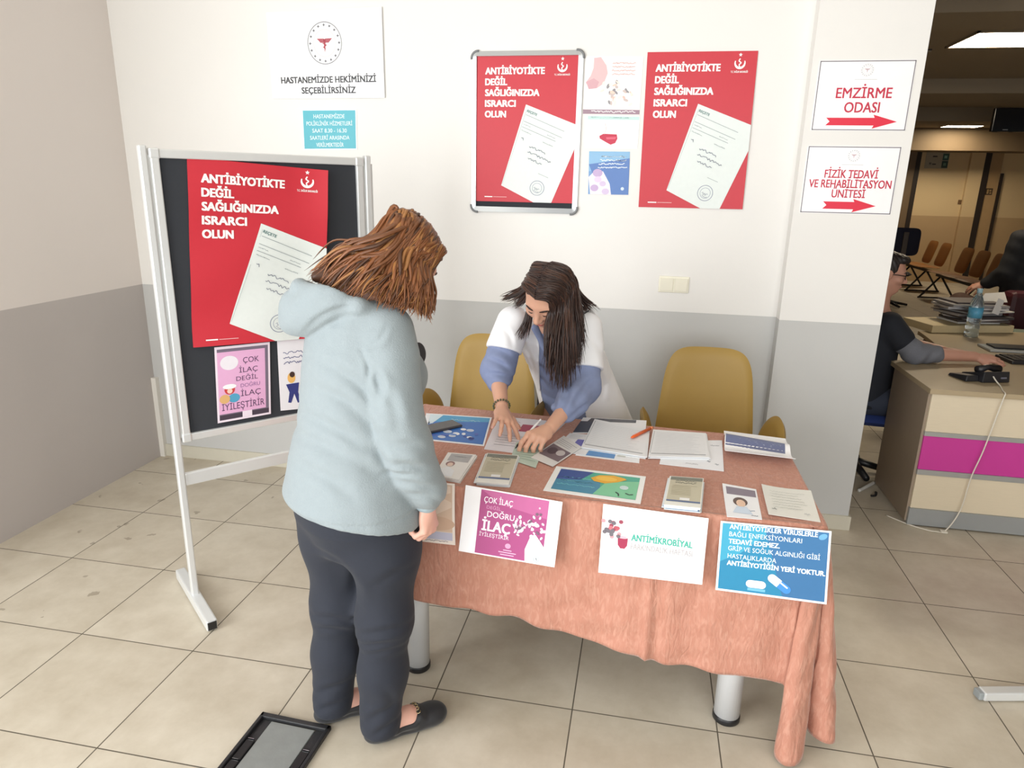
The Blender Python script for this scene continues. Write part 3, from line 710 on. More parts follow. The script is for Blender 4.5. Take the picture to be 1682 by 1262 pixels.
capsule(s, 108, 176, 16, 11, 0, (248, 250, 252), (236, 244, 250), 4)
s.rect(86, 188, 134, 196, (112, 182, 212), 4)
capsule(s, 170, 166, 24, 12, .62, (246, 250, 252), (66, 140, 214), 6)
s.ell(276, 18, 12, 8, (110, 170, 214), 4, 14, -.5)
s.build('flyer', 'blue flyer with white capsules at the right end of the tablecloth front', 'flyer')

# ---- flat papers on the table
def tq(*p, dz=.0): return [V3(q[0], q[1], TZ + .0012 + dz) for q in p]
def lay(q, W, H, paper, name, label, art=None, dz=0, thick=.0009, curl=None, group=None, cat='leaflet', rough=.35):
    s = Sheet(tq(*q, dz=dz), W, H, paper, thick, curl, rough)
    if art: art(s)
    return s.build(name, label, cat, group)
def small(s, rows, x0, x1, c=(150, 156, 166), w=1.6):
    for k, y in enumerate(rows): s.line([(x0, y), (x1 - (k * 37) % max(12, (x1 - x0) // 4), y)], w, c, 3)
def art_blue(s):
    s.rect(20, 8, 290, 202, (72, 160, 206), 1); s.quad([(20, 70), (290, 40), (290, 202), (20, 202)], (52, 112, 190), 2); s.poly([(20, 8), (80, 8), (40, 80), (20, 90)], (214, 232, 240), 2)
    rd = random.Random(6)
    for k in range(22): s.ell(rd.uniform(40, 270), rd.uniform(90, 180), rd.uniform(8, 20), rd.uniform(6, 12), rd.choice([(236, 240, 246), (40, 70, 150), (64, 96, 180), (200, 210, 226), (96, 140, 206)]), 3 + k % 5, 12)
    s.scribble(120, 40, 250, 6, (190, 226, 236), 4, 4)
lay([(-0.8237, 2.5508, 0.7530), (-0.5539, 2.5645, 0.7530), (-0.5131, 2.2489, 0.7530), (-0.7538, 2.2585, 0.7530)], 297, 210, (240, 244, 248), 'leaflet', 'blue picture sheet under the phone at the left end of the table', art_blue)
def art_doc(s):
    s.rect(30, 10, 190, 90, (176, 176, 178), 1); s.ell(70, 120, 34, 26, (150, 110, 108), 2); s.ell(72, 128, 22, 20, (232, 206, 190), 3); s.poly([(20, 180), (70, 150), (130, 180), (140, 240), (20, 240)], (236, 240, 244), 2); s.scribble(60, 40, 170, 6, (226, 226, 228), 7, 3)
for k in range(4):
    lay([(-0.6132, 2.1351, 0.7530), (-0.5107, 2.1375, 0.7530), (-0.5127, 1.9205, 0.7530), (-0.6044, 1.9367, 0.7530)], 210, 250, (236, 234, 230), 'leaflet', ['bottom', 'second lowest', 'second topmost', 'topmost'][k] + ' leaflet of the stack right beside the standing woman’s sleeve', art_doc if k == 3 else None, dz=.0035 * k, thick=.003, group='leaflets by the sleeve', curl=(lambda u, v, q: V3(-.004 * u, .002 * v, 0)) if k % 2 else None)
def art_bro(s):
    s.rect(6, 6, 204, 254, (196, 190, 166), 1); s.rect(6, 6, 204, 40, (120, 124, 112), 2)
    for k, y in enumerate((24, 50, 68)): s.scribble(40, y, 168, 8, (96, 98, 88) if k else (70, 72, 66), 11 + k, 4)
    small(s, range(96, 190, 15), 24, 176, (160, 152, 122), 3); s.rect(82, 214, 140, 236, (240, 240, 238), 3); s.rect(6, 240, 204, 254, (92, 112, 150), 3)
def stack(q, n, label, grp, jit, W=210, H=290, art=art_bro, th=.0026):
    rd = random.Random(n)
    for k in range(n):
        j = (rd.uniform(-jit, jit), rd.uniform(-jit, jit)) if k < n - 1 else (0, 0)
        qq = [(p[0] + j[0], p[1] + j[1], 0) for p in q]
        nm = ['bottom', 'second lowest', 'third lowest', 'third topmost', 'second topmost', 'topmost'] if n == 6 else ['bottom', 'second lowest', 'middle', 'second topmost', 'topmost']
        lay(qq, W, H, (226, 232, 234) if k < n - 1 else (236, 236, 228), 'brochure', nm[k] + ' ' + label, art if k >= n - 2 else (lambda s: s.rect(8, 262, 202, 286, (96, 140, 196), 1)), dz=th * 1.15 * k, thick=th, group=grp, cat='brochure')
stack([(-0.4813, 2.1571, 0.7660), (-0.3718, 2.1611, 0.7660), (-0.3590, 1.9230, 0.7660), (-0.4632, 1.9166, 0.7660)], 5, 'brochure of the beige stack behind the plum flyer', 'brochures behind the plum flyer', .006)
stack([(0.1306, 2.0983, 0.7680), (0.2345, 2.1037, 0.7680), (0.2100, 1.8816, 0.7680), (0.1073, 1.8816, 0.7680)], 6, 'brochure of the beige stack right of the green and yellow poster', 'brochures in the stack right of the green and yellow poster', .007)
def art_green(s):
    s.rect(20, 14, 280, 142, (78, 176, 150), 1); s.quad([(20, 14), (130, 14), (90, 80), (20, 120)], (58, 84, 150), 2); s.quad([(20, 80), (160, 60), (170, 142), (20, 142)], (72, 140, 170), 3); s.quad([(180, 60), (280, 40), (280, 142), (150, 142)], (128, 204, 160), 4)
    s.poly([(126, 50), (150, 28), (196, 20), (232, 30), (240, 38), (214, 58), (176, 74), (140, 68)], (236, 176, 40), 5); s.ell(176, 46, 34, 14, (246, 198, 70), 6)
    s.ell(238, 86, 14, 12, (206, 226, 226), 7, 12); s.line([(216, 116), (226, 124), (228, 136)], 4, (40, 56, 56), 8); s.line([(246, 116), (258, 122), (270, 118)], 4, (40, 56, 56), 8)
    for k in range(4): s.scribble(30, 40 + k * 22, 120 + k * 10, 5, (120, 190, 200), 14 + k, 3)
lay([(-0.2378, 2.1272, 0.7530), (0.0553, 2.1104, 0.7530), (0.0404, 1.9016, 0.7530), (-0.2534, 1.9272, 0.7530)], 297, 158, (244, 246, 244), 'leaflet', 'landscape green and blue sheet with a yellow shape lying mid table front', art_green, cat='poster')
def art_write(s):
    s.rect(90, 40, 150, 86, (170, 64, 96), 1); small(s, range(120, 190, 14), 30, 200); s.scribble(40, 30, 80, 5, (200, 170, 190), 5, 2)
lay([(-0.5334, 2.5854, 0.7530), (-0.2569, 2.5789, 0.7530), (-0.3364, 2.2031, 0.7530), (-0.5065, 2.2201, 0.7530)], 210, 210, (228, 226, 232), 'form', 'white form with a crimson block under the bending woman’s hands', art_write, cat='form')
lay([(-0.4073, 2.3083, 0.7570), (-0.3028, 2.3863, 0.7570), (-0.3019, 2.0913, 0.7570), (-0.3978, 2.1438, 0.7570)], 210, 280, (188, 206, 192), 'leaflet', 'pale green leaflet under the writing hand beside the beige stack', lambda s: small(s, range(40, 250, 24), 20, 190, (150, 172, 160), 5), dz=.002)
def art_fan(s):
    s.rect(10, 90, 200, 200, (120, 106, 112), 1); s.ell(70, 140, 40, 30, (90, 76, 84), 2); s.ell(140, 130, 36, 26, (196, 190, 190), 3); small(s, range(30, 80, 14), 20, 190, (170, 172, 176), 4)
lay([(-0.2475, 2.4163, 0.7560), (-0.1700, 2.3136, 0.7560), (-0.2481, 2.1121, 0.7560), (-0.3317, 2.1737, 0.7560)], 210, 250, (224, 224, 222), 'leaflet', 'grey leaflet fanned out right of the writing hand', art_fan, dz=.0035)
lay([(-0.2290, 2.4565, 0.7530), (-0.1170, 2.4573, 0.7530), (-0.1512, 2.2485, 0.7530), (-0.2733, 2.2537, 0.7530)], 210, 200, (232, 232, 234), 'leaflet', 'white leaflet with a violet picture beneath the fanned grey leaflet', lambda s: (s.rect(90, 60, 190, 130, (110, 110, 180), 1), small(s, range(20, 60, 12), 20, 120)), dz=.001)
lay([(-0.1965, 2.6558, 0.7530), (0.0550, 2.6810, 0.7530), (0.0510, 2.5267, 0.7530), (-0.2201, 2.4587, 0.7530)], 297, 90, (240, 240, 242), 'leaflet', 'white sheet with a black banner along the back edge of the table', lambda s: (s.quad([(40, 2), (250, 2), (250, 22), (30, 22)], (74, 76, 84), 1, 1), s.rect(0, 22, 110, 86, (70, 76, 92), 2)), dz=.0)
lay([(-0.1627, 2.3800, 0.7530), (0.0348, 2.3599, 0.7530), (0.0324, 2.2201, 0.7530), (-0.1863, 2.2399, 0.7530)], 297, 80, (240, 242, 244), 'leaflet', 'blue and white leaflet poking out under the left stack of forms', lambda s: (s.rect(0, 6, 180, 74, (92, 146, 204), 1), s.rect(190, 20, 230, 60, (206, 208, 200), 1)))
def art_form(s):
    s.rect(14, 12, 283, 196, (236, 238, 240), 1)
    small(s, range(26, 190, 12), 24, 272, (206, 210, 214), 1.5); s.line([(12, 190), (282, 192)], 4, (150, 152, 156), 3); s.line([(10, 14), (6, 186)], 4, (190, 194, 196), 3)
fg = [(-0.1458, 2.6260, 0.7620), (0.0640, 2.5464, 0.7620), (0.0559, 2.2649, 0.7620), (-0.1694, 2.3040, 0.7620)]
for k in range(4): lay([(p[0] + .003 * ((k * 7) % 3 - 1), p[1] + .003 * ((k * 5) % 3 - 1), 0) for p in fg], 297, 210, (236, 238, 240), 'form', ['bottom', 'second lowest', 'second topmost', 'topmost'][k] + ' form of the left stack under the orange pen', art_form if k > 1 else None, dz=.0014 + .0024 * k, thick=.002, group='forms under the orange pen', cat='form')
lay([(0.1222, 2.4639, 0.7530), (0.3315, 2.5160, 0.7530), (0.3082, 2.2123, 0.7530), (0.0992, 2.2254, 0.7530)], 297, 200, (240, 242, 246), 'form', 'white form showing at the right and front edges of the right stack', lambda s: (s.scribble(236, 40, 284, 4, (110, 116, 140), 3, 2), s.scribble(220, 150, 236, 5, (90, 100, 120), 4, 3), s.scribble(120, 176, 180, 4, (180, 182, 186), 6, 2), s.scribble(258, 166, 276, 4, (120, 126, 140), 8, 2)), dz=.001, cat='form')
fg = [(0.0823, 2.5510, 0.7620), (0.2768, 2.5581, 0.7620), (0.2700, 2.3060, 0.7620), (0.0642, 2.2669, 0.7620)]
for k in range(4): lay([(p[0] + .003 * ((k * 5) % 3 - 1), p[1] + .003 * ((k * 7) % 3 - 1), 0) for p in fg], 297, 210, (238, 240, 242), 'form', ['bottom', 'second lowest', 'second topmost', 'topmost'][k] + ' form of the right stack in front of the right mustard chair', art_form if k > 1 else None, dz=.0034 + .0024 * k, thick=.002, group='forms in front of the right chair', cat='form')
# folded printout standing open: an upper leaf with a slate band and a rolled lower leaf
def curlbox(u, v, q): return V3(0, 0, .032 * math.exp(-((v - .42) / .16) ** 2) * (1 - .4 * u) + .034 * max(0, (v - .55) / .45) ** 1.5 + .006 * (1 - v))
s = Sheet(tq((0.3473, 2.6137, 0.7560), (0.5660, 2.5795, 0.7560), (0.5457, 2.2996, 0.7560), (0.3207, 2.3222, 0.7560)), 297, 160, (249, 249, 250), .0012, curlbox, .35, 16, 24)
s.quad([(4, 60), (276, 62), (272, 100), (4, 96)], (104, 112, 146), 1, 16); s.text('EL YIKAMA', 60, 88, 17, (186, 192, 210), width=190, lev=2) if False else s.scribble(60, 80, 262, 8, (180, 186, 206), 8, 4)
s.build('printout', 'curled white printout with a slate band at the right back corner of the table', 'printout')
lay([(0.2910, 2.0942, 0.7530), (0.3933, 2.0907, 0.7530), (0.3801, 1.8780, 0.7530), (0.2834, 1.8746, 0.7530)], 210, 250, (240, 241, 244), 'leaflet', 'leaflet with a dark-haired portrait at the right end of the table', lambda s: (s.rect(20, 18, 200, 76, (132, 122, 136), 1), s.ell(96, 128, 44, 34, (96, 74, 66), 2), s.ell(98, 140, 28, 28, (230, 196, 170), 3), s.poly([(40, 214), (70, 166), (130, 166), (160, 220)], (206, 220, 236), 4), s.scribble(120, 190, 180, 8, (110, 130, 160), 3, 4), s.scribble(150, 228, 190, 4, (90, 100, 120), 6, 3)), curl=lambda u, v, q: V3(0, 0, .008 * (1 - v) ** 2 * (1 - u)))
lay([(0.4112, 2.1136, 0.7530), (0.5611, 2.1215, 0.7530), (0.5409, 1.9005, 0.7530), (0.4009, 1.9060, 0.7530)], 210, 200, (226, 226, 218), 'letter', 'grey-green letter with faint handwriting at the right end of the table', lambda s: ([s.scribble(30, 36 + 18 * k, 180 - (k * 31) % 40, 4, (196, 200, 192), 30 + k, 1.8) for k in range(7)], s.scribble(20, 160, 40, 5, (110, 116, 116), 5, 3), s.scribble(150, 170, 176, 6, (176, 182, 184), 9, 2)), curl=lambda u, v, q: V3(0, 0, .010 * (1 - u) ** 3 * (1 - v) + .006 * v * v * (1 - u)), cat='letter')

# ---- phone, pens
ph = thing('mobile_phone', 'dark grey phone lying on the blue picture sheet beside the standing woman', 'phone', (-0.7074, 2.4146, 0.7550))
pc = V3(*(-0.7190, 2.3887, 0.7580)); pd = (V3(*(-0.6496, 2.4422, 0.7580)) - V3(*(-0.7537, 2.3311, 0.7580))).normalized()
MP = Matrix(((pd.x, -pd.y, 0, pc.x), (pd.y, pd.x, 0, pc.y), (0, 0, 1, TZ + .0045), (0, 0, 0, 1)))
MB().box((-.080, -.037, -.002), (.080, .037, .007), None, MP, bev=.003).build('case', mat('phone_case', (74, 72, 74), .45), ph)
MB().box((-.076, -.034, .0068), (.076, .034, .0076), None, MP).build('screen', mat('phone_glass', (60, 58, 60), .15), ph)
pn = thing('ballpoint_pen', 'orange pen lying on the left stack of forms', 'pen', (0.0278, 2.4940, 0.7650))
a, b = V3(*(-0.0000, 2.4194, 0.7700)), V3(*(0.0681, 2.5443, 0.7680))
MB().tube([a, a.lerp(b, .12), b], [.003, .006, .006], 12).build('barrel', mat('orange_plastic', (240, 106, 44), .3), pn)
MB().tube([b, b.lerp(a, -.12)], [.0062, .005], 12).build('cap', mat('orange_pale', (244, 150, 106), .3), pn)

# ------------------------------------------------------------------ mustard armchairs
M_must = mat('mustard_leatherette', (166, 135, 66), .5, noise=.06, nscale=5, bump=.05, bscale=300)
M_chrome = mat('chrome', (200, 202, 204), .15, metal=1.0)
def pillow(mb, fn, nu, nv, th, m, e=3.0):
    """a rounded pad: fn(u, v) in -1..1 gives (point, normal)"""
    def sq(a, b):       # square -> superellipse
        k = (abs(a) ** e + abs(b) ** e) ** (1 / e) if (a or b) else 1
        mx_ = max(abs(a), abs(b)); return (a * mx_ / k, b * mx_ / k) if k else (0, 0)
    def side(sg):
        def g(u, v):
            a, b = 2 * u - 1, 2 * v - 1
            r = max(abs(a), abs(b)); x, y = sq(a, b)
            p, n = fn(x, y)
            return p + n * sg * th * math.sqrt(max(0, 1 - r ** 6))
        return g
    mb.grid(side(1), nu, nv, m, True, False); mb.grid(side(-1), nu, nv, m, True, True)
def armchair(x, y, rz, label):
    R = Matrix.Translation((x, y, 0)) @ Matrix.Rotation(rz, 4, 'Z')       # seat faces local -y
    t = thing('armchair', label, 'chair', (x, y, 0), 'mustard armchairs behind the table')
    T = lambda p: R @ Vector(p)
    D = lambda p: (R.to_3x3() @ Vector(p)).normalized()
    def back(u, v):
        h = (v + 1) / 2; w = .235 - .050 * h; a = u * .62
        return T((w * math.sin(a) / .58, .20 + .045 * h + .07 * (math.cos(a) - 1) * 2.2, .42 + .535 * h)), D((-.55 * math.sin(a), -1, .12))
    b = MB(); pillow(b, back, 22, 22, .020, M_must, 4.5); b.build('backrest', None, t)
    for sg in (-1, 1):
        def arm(u, v, sg=sg):
            yy = -.02 + .19 * u; h = (v + 1) / 2
            top = .715 - .06 * (u * .5 + .1) ** 2
            return T((sg * (.235 + .055 * h * (1 + .2 * u) - .03 * max(0, u) ** 2), yy, .42 + (top - .42) * h)), D((sg, .15 * u, .2))
        a = MB(); pillow(a, arm, 16, 16, .018, M_must, 2.8); a.build('armrest', None, t)
    def seat(u, v): return T((.235 * u, .0 + .215 * v, .43 - .012 * u * u + .012 * v * v)), D((0, 0, 1))
    s_ = MB(); pillow(s_, seat, 18, 18, .034, M_must, 5); s_.build('seat', None, t)
    for sx in (-1, 1):
        for sy in (-1, 1):
            MB().tube([T((.15 * sx, .14 * sy, .41)), T((.21 * sx, .21 * sy, .0))], [.012, .010], 12, M_chrome).build('leg', None, t)
armchair(.330, 2.965, 0.02, 'mustard armchair behind the right end of the table, empty and in full view')
armchair(-.700, 2.965, -.10, 'mustard armchair behind the left end of the table, half hidden by the bending woman')

# ------------------------------------------------------------------ floor things
fs_ = thing('floor_spring_box', 'black-rimmed floor spring cover set in the tiles behind the standing woman’s heels', 'floor cover', (-.97, 1.45, 0))
MH = Matrix.Translation((-.975, 1.645, 0)) @ Matrix.Rotation(-.045, 4, 'Z')
M_blk = mat('cast_black', (40, 40, 42), .38, noise=.2, nscale=40, bump=.15, bscale=60)
r_ = MB()
for lo, hi in (((-.120, -.5, 0), (-.108, .008, .016)), ((.108, -.5, 0), (.120, .008, .016)), ((-.120, -.010, 0), (.120, .008, .016)), ((-.120, -.51, 0), (.120, -.495, .016))): r_.box(lo, hi, None, MH, bev=.003)
r_.build('rim', M_blk, fs_)
MB().box((-.075, -.495, 0), (.075, -.014, .007), None, MH, bev=.002).build('cover_plate', mat('dull_steel', (148, 152, 150), .45, metal=.35, noise=.12, nscale=26, bump=.08, bscale=40), fs_)
for sg in (-1, 1):
    q = MB().box((sg * .092 - .016, -.495, 0), (sg * .092 + .016, -.012, .004), None, MH); q.build('channel', M_blk, fs_)
    for k, yy in enumerate((-.10, -.18, -.27)):
        MB().box((sg * .092 - .014, yy - .075, .002), (sg * .092 + .014, yy, .011), None, MH, bev=.003).build('clip_block', mat('clip_black', (26, 26, 28), .35), fs_)
        MB().box((sg * .092 - .010, yy + .001, .003), (sg * .092 + .010, yy + .004, .013), None, MH).build('spring_clip', M_chrome, fs_)
fb_ = thing('stand_foot', 'white metal foot of another stand lying on the floor at the right edge', 'stand foot', (1.3, 2.26, 0))
MF = Matrix.Translation((1.217, 2.236, 0)) @ Matrix.Rotation(.22, 4, 'Z')
MB().box((.012, -.020, .004), (.52, .020, .036), None, MF, bev=.005).build('bar', M_alu, fb_)
MB().box((-.004, -.017, .006), (.0125, .017, .034), None, MF, bev=.004).build('end_cap', mat('cap_grey', (150, 156, 158), .4), fb_)
# a second upright carries it, out of the picture to the right
MB().box((.40, -.016, .036), (.43, .016, 1.75), None, MF).build('post', M_alu, fb_)

# ------------------------------------------------------------------ reception desk
M_oak = mat('pale_wood', (226, 212, 186), .45, noise=.05, nscale=10, stretch=(1.2, 8, 26))
M_top = mat('desk_top_wood', (178, 160, 130), .4, noise=.05, nscale=10, stretch=(1.2, 9, 12))
M_side = mat('grey_brown_wood', (158, 142, 124), .5, noise=.07, nscale=10, stretch=(14, 14, 1.2))
M_pink = mat('magenta_laminate', (206, 62, 156), .35, noise=.02)
dk = thing('reception_desk', 'pale wooden reception desk with a magenta band and grey plinth', 'desk', (2.2, 4.2, 0))
DX0, DX1, DY = 1.422, 3.30, 3.572
MB().box((DX0, DY + .016, .02), (DX0 + .03, 4.09, .71)).build('side_panel', M_side, dk)
MB().box((DX0 + .008, DY - .004, .008), (DX1, DY + .016, .098)).build('plinth', mat('plinth_grey', (168, 172, 174), .3, metal=.3), dk)
MB().box((DX0 + .012, DY + .004, .098), (DX1, DY + .024, .285), bev=.002).build('front_panel', M_oak, dk)
MB().box((DX0 + .010, DY - .002, .285), (DX1, DY + .024, .312)).build('metal_strip', M_alu2, dk)
MB().box((DX0 + .012, DY + .004, .312), (DX1, DY + .024, .492), bev=.002).build('magenta_band', M_pink, dk)
MB().box((DX0 + .010, DY - .002, .492), (DX1, DY + .024, .514)).build('metal_strip', M_alu2, dk)
MB().box((DX0 + .012, DY + .004, .514), (DX1, DY + .024, .710), bev=.002).build('front_panel', M_oak, dk)
tp = [(DX0 - .006, DY - .012), (DX1, DY - .012), (DX1, 5.32), (2.55, 5.32), (1.90, 5.16)]
for k in range(13):
    t = k / 12; tp.append((1.90 - .02 * math.sin(PI * t) - .10 * t ** 2, 5.12 - .80 * t))
tp += [(1.74, 4.245), (1.66, 4.20), (1.56, 4.18), (DX0 - .006, 4.17)]
MB().prism(tp, .712, .737).build('desktop', M_top, dk)
MB().box((2.3, 4.4, 0), (3.28, 5.28, .712)).build('pedestal', M_side, dk)

tr = MB().box((0, 0, .739), (.60, .32, .790), None, Matrix.Translation((1.965, 5.10, 0)) @ Matrix.Rotation(.28, 4, 'Z'), bev=.003).build('desk_riser', mat('riser_wood', (208, 190, 150), .5, noise=.06, nscale=10, stretch=(2, 20, 20)))
tag(tr, 'low pale wooden riser carrying the paper pile at the back of the desk', 'desk riser')
# paper and folders piled on the riser
rd = random.Random(4)
zc = .792
ORD = ['lowest', 'second lowest', 'third lowest', 'fourth lowest', 'fifth lowest', 'sixth lowest', 'seventh lowest', 'eighth lowest']
ncnt = {True: 0, False: 0}
for k in range(13):
    th = rd.choice([.008, .012, .016, .005]); c = [(228, 226, 222), (78, 70, 68), (200, 196, 196), (60, 54, 56), (150, 146, 146), (92, 84, 84), (222, 220, 214)][k % 7]
    M_ = Matrix.Translation((2.30 + rd.uniform(-.035, .035), 5.36 + rd.uniform(-.02, .02), 0)) @ Matrix.Rotation(.28 + rd.uniform(-.25, .25), 4, 'Z')
    w_, d_ = rd.uniform(.15, .20), rd.uniform(.11, .14)
    o = MB().box((-w_, -d_, zc), (w_, d_, zc + th - .0006), None, M_).build('document_folder' if c[0] < 160 else 'paper_wad', mat('doc_%d' % (k % 7), c, .5, noise=.05))
    dk_ = c[0] < 160; w = ORD[ncnt[dk_]]; ncnt[dk_] += 1
    tag(o, (w + ' dark folder in the heap of documents on the desk riser' if dk_ else w + ' pale wad of sheets in the heap of documents on the desk riser'), 'document', 'dark folders heaped on the riser' if c[0] < 160 else 'paper wads heaped on the riser')
    zc += th
def paper_quad(pts, name, label, c=(226, 224, 222)):
    s = Sheet(pts, 100, 100, c, .001, rough=.5); s.build(name, label, 'paper')
paper_quad([(2.3835, 5.4200, 0.9853), (2.5421, 5.5000, 0.9903), (2.5292, 5.4000, 0.9309), (2.3212, 5.3400, 0.9340)], 'loose_paper', 'loose white sheet propped on top of the document heap on the desk')
paper_quad([(2.4020, 5.2600, 0.9757), (2.4518, 5.2800, 0.9584), (2.3878, 5.1800, 0.8707), (2.3348, 5.1600, 0.8880)], 'loose_paper', 'loose sheet hanging over the right end of the document heap')

bo = thing('water_bottle', 'clear plastic water bottle with a blue label in front of the desk riser', 'bottle', (2.19, 5.06, .737))
M_pet = mat('clear_plastic', (232, 242, 246), .06, trans=.92, noise=.0)
b = MB().lathe([(.034, .001), (.042, .006), (.042, .03), (.039, .045), (.042, .06), (.042, .08), (.039, .095), (.042, .11), (.042, .20), (.040, .225), (.026, .262), (.015, .285), (.014, .305)], (2.19, 5.055, .737), 24, M_pet).build('bottle_body', None, bo)
MB().lathe([(.0428, .130), (.0428, .198)], (2.19, 5.055, .737), 24, mat('label_blue', (92, 168, 204), .4, noise=.25, nscale=60)).build('bottle_label', None, bo)
MB().lathe([(.0165, .296), (.0165, .322)], (2.19, 5.055, .737), 18, mat('cap_blue', (170, 206, 220), .4)).build('bottle_cap', None, bo)

tl = thing('desk_telephone', 'black desk telephone with its back to the camera on the desk corner', 'telephone', (1.74, 3.86, .737))
MT = Matrix.Translation((1.755, 3.815, .737)) @ Matrix.Rotation(.30, 4, 'Z')
M_tel = mat('telephone_black', (34, 34, 38), .35, noise=.05)
def wedge(mb, x0, x1, y0, y1, za, zb, M):
    vs = [M @ V3(*p) for p in ((x0, y0, .002), (x1, y0, .002), (x1, y1, .002), (x0, y1, .002), (x0 + .006, y0 + .004, za), (x1 - .006, y0 + .004, za), (x1 - .006, y1 - .004, zb), (x0 + .006, y1 - .004, zb))]
    mb.add(vs, [(3, 2, 1, 0), (4, 5, 6, 7), (0, 1, 5, 4), (1, 2, 6, 5), (2, 3, 7, 6), (3, 0, 4, 7)])
w = MB(); wedge(w, -.055, .098, -.055, .10, .058, .020, MT); w.build('telephone_base', M_tel, tl, bevel=.004)
w = MB(); wedge(w, -.125, -.050, -.03, .10, .034, .016, MT); w.build('keypad_panel', M_tel, tl, bevel=.004)
w = MB(); w.tube([MT @ V3(-.045, .00, .056), MT @ V3(.02, .012, .066), MT @ V3(.09, .02, .052)], [.021, .014, .022], 12); w.build('handset', M_tel, tl)
MB().box((.045, -.0575, .022), (.075, -.053, .030), None, MT).build('rear_port', mat('port_grey', (110, 110, 122), .4), tl)
cord = MB()
pc_ = [MT @ V3(.00, -.055, .035), MT @ V3(.0, -.075, .020), MT @ V3(-.01, -.12, .004), V3(1.75, 3.60, .742), V3(1.742, 3.556, .738), V3(1.735, 3.553, .70), V3(1.70, 3.550, .45), V3(1.672, 3.551, .30), V3(1.655, 3.549, .12), V3(1.60, 3.530, .012), V3(1.55, 3.520, .004), V3(1.50, 3.535, .004), V3(1.44, 3.575, .004), V3(1.36, 3.66, .004)]
def spline(P, k=6):
    P = [Vector(p) for p in P]; out = []
    for i in range(len(P) - 1):
        p0, p1, p2, p3 = (P[max(0, min(len(P) - 1, j))] for j in (i - 1, i, i + 1, i + 2))
        for q in range(k):
            t = q / k; out.append(.5 * (2 * p1 + (p2 - p0) * t + (2 * p0 - 5 * p1 + 4 * p2 - p3) * t * t + (3 * p1 - p0 - 3 * p2 + p3) * t ** 3))
    out.append(P[-1]); return out
tag(cord.tube(spline(pc_), .0032, 8, mat('cord_ivory', (226, 220, 206), .45)).build('telephone_cord'), 'thin ivory telephone cord hanging down the desk front to the floor', 'cord')
tag(MB().box((1.575, 3.512, .001), (1.605, 3.540, .010), bev=.002).build('cord_plug', mat('cord_ivory', (226, 220, 206), .45)), 'small ivory plug lying at the foot of the desk front', 'plug')
tag(MB().tube(spline([V3(1.30, 3.95, .010), V3(1.36, 4.02, .010), V3(1.42, 4.09, .010)]), .010, 8, mat('trunking_white', (216, 214, 208), .4)).build('cable_trunking'), 'white cable trunking on the floor between pillar and desk', 'cable')
tag(MB().tube(spline([V3(1.352, 3.90, .006), V3(1.375, 3.905, .008), V3(1.385, 3.92, .018), V3(1.395, 3.96, .006)]), .006, 8, M_blackp).build('cable_end'), 'short black cable end on the floor by the desk side', 'cable')

kb = thing('keyboard', 'dark keyboard under the seated man’s hand on the reception desk', 'keyboard', (2.15, 4.35, .737))
MK = Matrix.Translation((2.36, 4.42, .737)) @ Matrix.Rotation(.10, 4, 'Z')
MB().box((-.30, -.15, .001), (.22, .02, .020), None, MK, bev=.004).build('keyboard_body', M_tel, kb)
kk = 0
for i in range(12):
    for j in range(4):
        MB().box((-.285 + i * .04, -.14 + j * .038, .019), (-.285 + i * .04 + .034, -.14 + j * .038 + .032, .026), None, MK).build('key', M_blackp, kb)
mb_ = thing('monitor_foot', 'silver-edged black monitor foot behind the keyboard on the desk', 'monitor', (2.5, 4.7, .737))
MB().box((2.10, 4.56, .738), (2.62, 4.74, .752), bev=.004).build('foot_plate', mat('silver_plastic', (186, 190, 192), .3, metal=.4), mb_)
MB().box((2.14, 4.60, .752), (2.60, 4.72, .762), bev=.003).build('foot_pad', M_blackp, mb_)
MB().box((2.56, 4.64, .76), (2.62, 4.70, 1.0)).build('stand', M_blackp, mb_)
MB().box((2.42, 4.60, .90), (2.96, 4.64, 1.24), bev=.006).build('screen', M_blackp, mb_)

# ------------------------------------------------------------------ the waiting hall
def ceiling_light(x, y, label, L=.6, W=.6):
    t = thing('ceiling_light', label, 'ceiling light', (x, y, 2.8), 'square ceiling lights of the hall')
    f = MB()
    for lo, hi in (((x - W / 2, y - L / 2, 2.786), (x + W / 2, y - L / 2 + .02, 2.80)), ((x - W / 2, y + L / 2 - .02, 2.786), (x + W / 2, y + L / 2, 2.80)), ((x - W / 2, y - L / 2, 2.786), (x - W / 2 + .02, y + L / 2, 2.80)), ((x + W / 2 - .02, y - L / 2, 2.786), (x + W / 2, y + L / 2, 2.80))): f.box(lo, hi)
    f.build('frame', M_hceil, t)
    MB().box((x - W / 2 + .02, y - L / 2 + .02, 2.789), (x + W / 2 - .02, y + L / 2 - .02, 2.799)).build('diffuser', mat('light_diffuser', (255, 246, 230), .5, emit=(255, 238, 208), estr=HALL_LAMP), t)
HALL_LAMP = 32.0
ceiling_light(2.56, 6.36, 'near square ceiling light of the hall beside the pillar top')
ceiling_light(5.20, 13.76, 'far square ceiling light of the hall above the waiting benches')
vt = thing('air_vent', 'dark slatted ceiling vent beside the pillar top in the hall', 'vent', (2.0, 6.9, 2.8))
MB().box((1.7, 6.75, 2.792), (2.2, 7.15, 2.80)).build('backing', M_dark, vt)
for k in range(7): MB().box((1.7, 6.77 + k * .055, 2.782), (2.2, 6.795 + k * .055, 2.792)).build('slat', M_hceil, vt)

